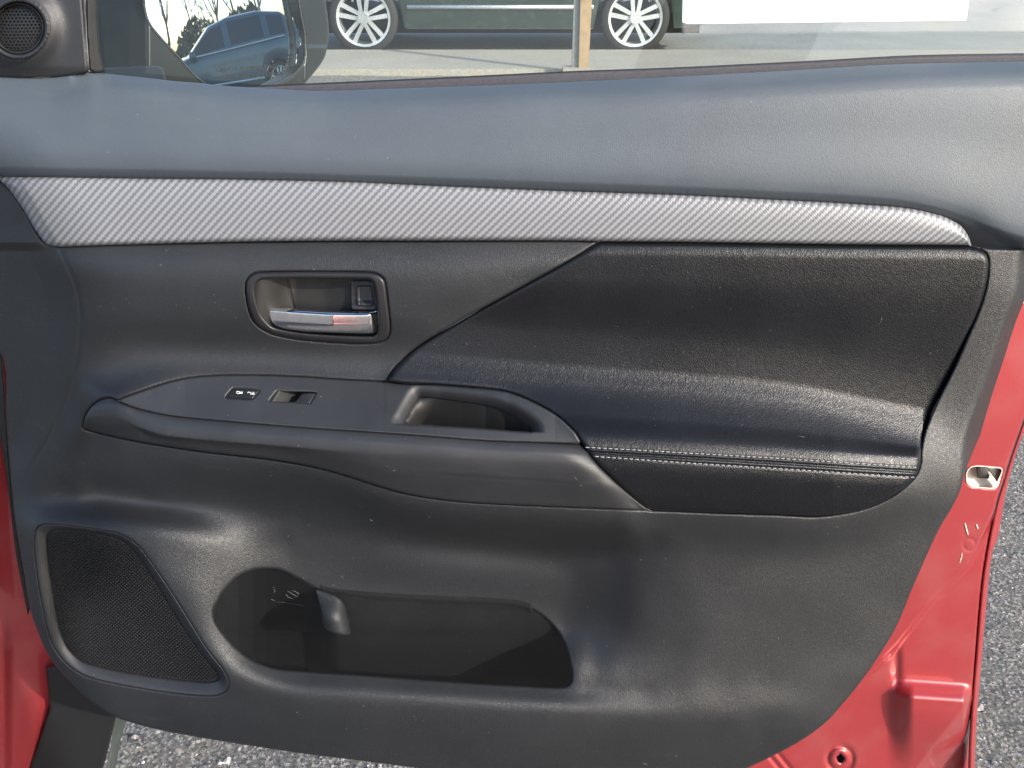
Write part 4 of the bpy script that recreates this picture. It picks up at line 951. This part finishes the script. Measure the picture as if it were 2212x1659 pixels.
def car(name, label, loc, rz, paintm, L=4.5, H=1.48, wb=2.66, wr=.335, group=None, front=-1):
    """a parked or passing hatchback: lofted body with wheel arches, glass, pillars, sills and four wheels"""
    t = thing(name, label, 'car', (0, 0, 0), group)
    Wd = .9; nx = 91
    xs = np.linspace(-L/2, L/2, nx); ax = (-wb/2-.02, wb/2-.02)
    roof = np.interp(xs/L, [-.5, -.485, -.44, -.30, -.20, -.06, .05, .22, .36, .45, .485, .5], [.50, .62, .72, .86, .92, 1.36, 1.46, 1.47, 1.38, 1.12, .9, .62])*H/1.48
    belt = np.interp(xs/L, [-.5, -.485, -.44, -.30, -.2, .3, .44, .485, .5], [.48, .60, .70, .80, .88, .98, .98, .86, .60])*H/1.48
    sill = np.full(nx, .24)+np.interp(np.abs(xs/L), [.40, .5], [0, .06])
    def arch(x):
        z = .24
        for a in ax:
            d = abs(x-a)
            if d < wr+.055: z = max(z, wr+math.sqrt((wr+.055)**2-d*d))
        return z
    ar = np.array([arch(x) for x in xs])
    lowz = np.maximum(sill, ar); wid = Wd*np.interp(np.abs(xs/L), [0, .36, .46, .5], [1, .98, .86, .62])
    belt = np.maximum(belt, lowz+.06)
    roof = np.maximum(roof, belt+.02)
    rows = []
    for s in np.linspace(0, 1, 9):            # side from sill to belt
        z = lowz+(belt-lowz)*s; bulge = wid*(.94+.06*np.sin(math.pi*np.clip(.15+.75*s, 0, 1)))-.012*(np.abs(z-.72) < .02)
        rows.append((bulge, z))
    for s in (.25, .5, .75, .93):            # greenhouse and roof edge
        z = belt+(roof-belt)*s; rows.append((wid*(.95-.22*s), z))
    rows.append((wid*.62, roof)); rows.append((wid*0, roof+.015))
    V = []; nr = len(rows)
    for sgn in (-1, 1):
        for (y, z) in rows:
            V += [(x, sgn*yy, zz) for x, yy, zz in zip(xs, y, z)]
    Fc = []
    for sdx in (0, 1):
        for r in range(nr-1):
            for i in range(nx-1):
                a = sdx*nr*nx+r*nx+i; q = (a, a+1, a+nx+1, a+nx); Fc.append(q if sdx == 0 else q[::-1])
    o = link('body', mesh_from(V, Fc), paintm, t)
    Mx = Matrix.Translation(loc) @ Matrix.Rotation(rz, 4, 'Z')
    # glass
    def glassrow(x0, x1, name='side_window'):
        for sgn in (-1, 1):
            V = []; k = 0
            idx = [i for i in range(nx) if x0 <= xs[i] <= x1]
            for s in (.10, .45, .84):
                for i in idx: V.append((xs[i], sgn*(wid[i]*(.95-.22*s)+.004), belt[i]+(roof[i]-belt[i])*s))
            m = len(idx); F_ = [(r*m+i, r*m+i+1, (r+1)*m+i+1, (r+1)*m+i) for r in range(2) for i in range(m-1)]
            if sgn > 0: F_ = [f[::-1] for f in F_]
            link(name, mesh_from(V, F_), M['dark_glass'], t)
    glassrow(-.16*L, .02*L); glassrow(.04*L, .24*L); glassrow(.26*L, .36*L)
    for sgn in (-1, 1):
        mb = MB(); pz = [(x, sgn*(w_*.985+.008), b_+.015) for x, w_, b_ in zip(xs[12:-12:4], wid[12:-12:4], belt[12:-12:4])]
        mb.tube(pz, .014, 6); mb.build('belt_moulding', M['alloy'], t)
        mb = MB(); mb.box((-wb/2+wr+.07, sgn*Wd*.93-.02, .235), (wb/2-wr-.1, sgn*Wd*.93+.035*(1 if sgn > 0 else 1), .275)); mb.build('sill_moulding', M['alloy'], t)
        mb = MB(); mb.box((-wb/2+wr+.08, sgn*Wd*.99-.02, .42), (wb/2-wr-.1, sgn*Wd*.99+.02, .455)); mb.build('door_moulding', M['alloy'], t)
        mb = MB(); mb.box((-L*.185, sgn*(Wd*1.0), .93), (-L*.15, sgn*(Wd*1.0)+sgn*.17, 1.08)); mb.build('side_mirror', paintm, t)
    MB().box((-L*.44, -.7, .18), (L*.44, .7, .36)).build('underbody', M['rubber'], t)
    # wheels
    mb = MB(); n = 40
    prof = [(wr-.07, -.10), (wr-.01, -.105), (wr, -.08), (wr, .08), (wr-.01, .105), (wr-.07, .10)]
    ty = MB(); V = []; F_ = []
    for k in range(n):
        a = 2*math.pi*k/n
        for (r, y) in prof: V.append((r*math.cos(a), y, r*math.sin(a)))
    m = len(prof)
    for k in range(n):
        for j in range(m-1): F_.append((k*m+j, k*m+j+1, ((k+1) % n)*m+j+1, ((k+1) % n)*m+j))
    tyre_me = mesh_from(V, F_); tyre_me.materials.append(M['tyre'])
    rim = MB(); rr = wr-.075
    V = []; F_ = []
    for k in range(n):
        a = 2*math.pi*k/n
        for (r, y) in ((rr+.008, -.10), (rr-.018, -.095), (rr-.025, -.02), (rr-.03, .06)): V.append((r*math.cos(a), y, r*math.sin(a)))
    for k in range(n):
        for j in range(3): F_.append((k*4+j, k*4+j+1, ((k+1) % n)*4+j+1, ((k+1) % n)*4+j))
    rim.add(V, F_)
    for k in range(5):
        a = 2*math.pi*k/5+.3; d = Vector((math.cos(a), 0, math.sin(a))); e = Vector((-math.sin(a), 0, math.cos(a)))
        for s_ in (-1, 1):
            p0 = d*.03+e*.02*s_; p1 = d*(rr-.015)+e*.05*s_
            q = []
            for pnt, w_ in ((p0, .018), (p1, .022)):
                q += [pnt-e*w_+Vector((0, -.085, 0)), pnt+e*w_+Vector((0, -.085, 0)), pnt+e*w_+Vector((0, -.05, 0)), pnt-e*w_+Vector((0, -.05, 0))]
            rim.add(q, [(0,1,5,4),(1,2,6,5),(2,3,7,6),(3,0,4,7),(0,3,2,1),(4,5,6,7)])
    rim.tube([(0, -.11, 0), (0, -.02, 0)], .055, 16)
    rim_me = mesh_from(rim.v, rim.f); rim_me.materials.append(M['alloy'])
    disc_me = None
    for a in ax:
        for sgn in (-1, 1):
            wl = bpy.data.objects.new('wheel', None); C.objects.link(wl); wl.parent = t; wl.location = (a, sgn*(Wd-.12), wr)
            if sgn > 0: wl.rotation_euler = (0, 0, math.pi)
            for nm, me in (('tyre', tyre_me), ('rim', rim_me)):
                q = bpy.data.objects.new(nm, me); C.objects.link(q); q.parent = wl
                for pl in me.polygons: pl.use_smooth = (nm == 'tyre')
    t.matrix_world = Mx; t.location = loc; t.rotation_euler = (0, 0, rz)
    return t
cc = PZ(1090., 120., -.01)
car('passing_car', 'dark green car with silver wheels driving past on the road behind the window', (cc[0]-.03, cc[1]+.95, -.008), 0, M['green_car'], L=4.5)
car('parked_car', 'blue grey car reflected in the side mirror glass', (7.7, 1.0, -.02), R(90), M['blue_car'], L=4.6, H=1.6)

def bare_tree(loc, h, label):
    t = thing('bare_tree', label, 'tree', loc, 'bare winter trees reflected in the side mirror')
    tr = MB(); br = MB()
    def grow(p, d, L, r, dep, mb):
        n = 4; pts_ = [p]; q = p.copy(); dd = d.copy()
        for i in range(n):
            dd = (dd+Vector((random.gauss(0, .10), random.gauss(0, .10), random.gauss(.04, .05)))).normalized(); q = q+dd*L/n; pts_.append(q.copy())
        mb.tube(pts_, [r*(1-.14*i) for i in range(n+1)], 5 if dep else 7, False)
        if dep < 4:
            for k in range(4 if dep < 3 else 3):
                i = random.randint(1, n); a = random.uniform(0, 6.28)
                s_ = Vector((math.cos(a), math.sin(a), random.uniform(.3, 1.1))).normalized()
                grow(pts_[i], (dd*.5+s_*.7).normalized(), L*random.uniform(.45, .68), r*.45, dep+1, br)
    grow(Vector((0, 0, 0)), Vector((0, 0, 1)), h*.55, h*.013, 0, tr)
    a = tr.build('trunk', M['bark'], None); b = br.build('crown', M['bark'], None)
    a.parent = t; b.parent = t
    return t
random.seed(3)
sizes = ['tall bare tree', 'slim bare tree', 'broad bare tree']
for i in range(11):
    ang = R(-14+i*4.6+random.uniform(-1, 1)); d = random.uniform(22, 32)
    order = ['first', 'second', 'third', 'fourth', 'fifth', 'sixth', 'seventh', 'eighth', 'ninth', 'tenth', 'eleventh'][10-i]
    bare_tree((-.2+math.cos(ang)*d, .3+math.sin(ang)*d, -.02), random.uniform(8, 12), 'leafless tree, %s from the left in the row reflected in the side mirror' % order)
def brush():
    n = 5200; x = rng.uniform(22, 31, n); y = rng.uniform(-14, 22, n); hgt = 1.5+.7*np.sin(y*.5)+.5*np.sin(y*1.3+1)
    z = rng.uniform(0, 1, n)*np.clip(hgt, .7, 3)*1.25
    a = rng.uniform(0, 6.28, n); s = rng.uniform(.15, .45, n)
    dx = np.cos(a)*s; dy = np.sin(a)*s; V = np.stack([np.stack([x-dx, y-dy, z-.2*s], -1), np.stack([x+dx, y+dy, z-.1*s], -1), np.stack([x+dx*.4+rng.normal(0, .1, n), y+dy*.3, z+s], -1)], 1).reshape(-1, 3)
    o = link('undergrowth', mesh_from(V, np.arange(3*n).reshape(-1, 3)), M['brush'], smooth=False); tag(o, 'low brown winter undergrowth along the foot of the bare trees', 'undergrowth', kind='stuff')
brush()
def sign():
    t = thing('yellow_sign', 'square yellow sign on a grey pole reflected in the side mirror', 'sign', (13, 3.5, -.02))
    MB().tube([(13, 3.5, -.02), (13, 3.5, 3.9)], .05, 10).build('pole', M['post_grey'], t)
    MB().box((12.92, 3.1, 2.6), (12.94, 3.9, 3.4)).build('board', M['yellow'], t, smooth=False)
sign()
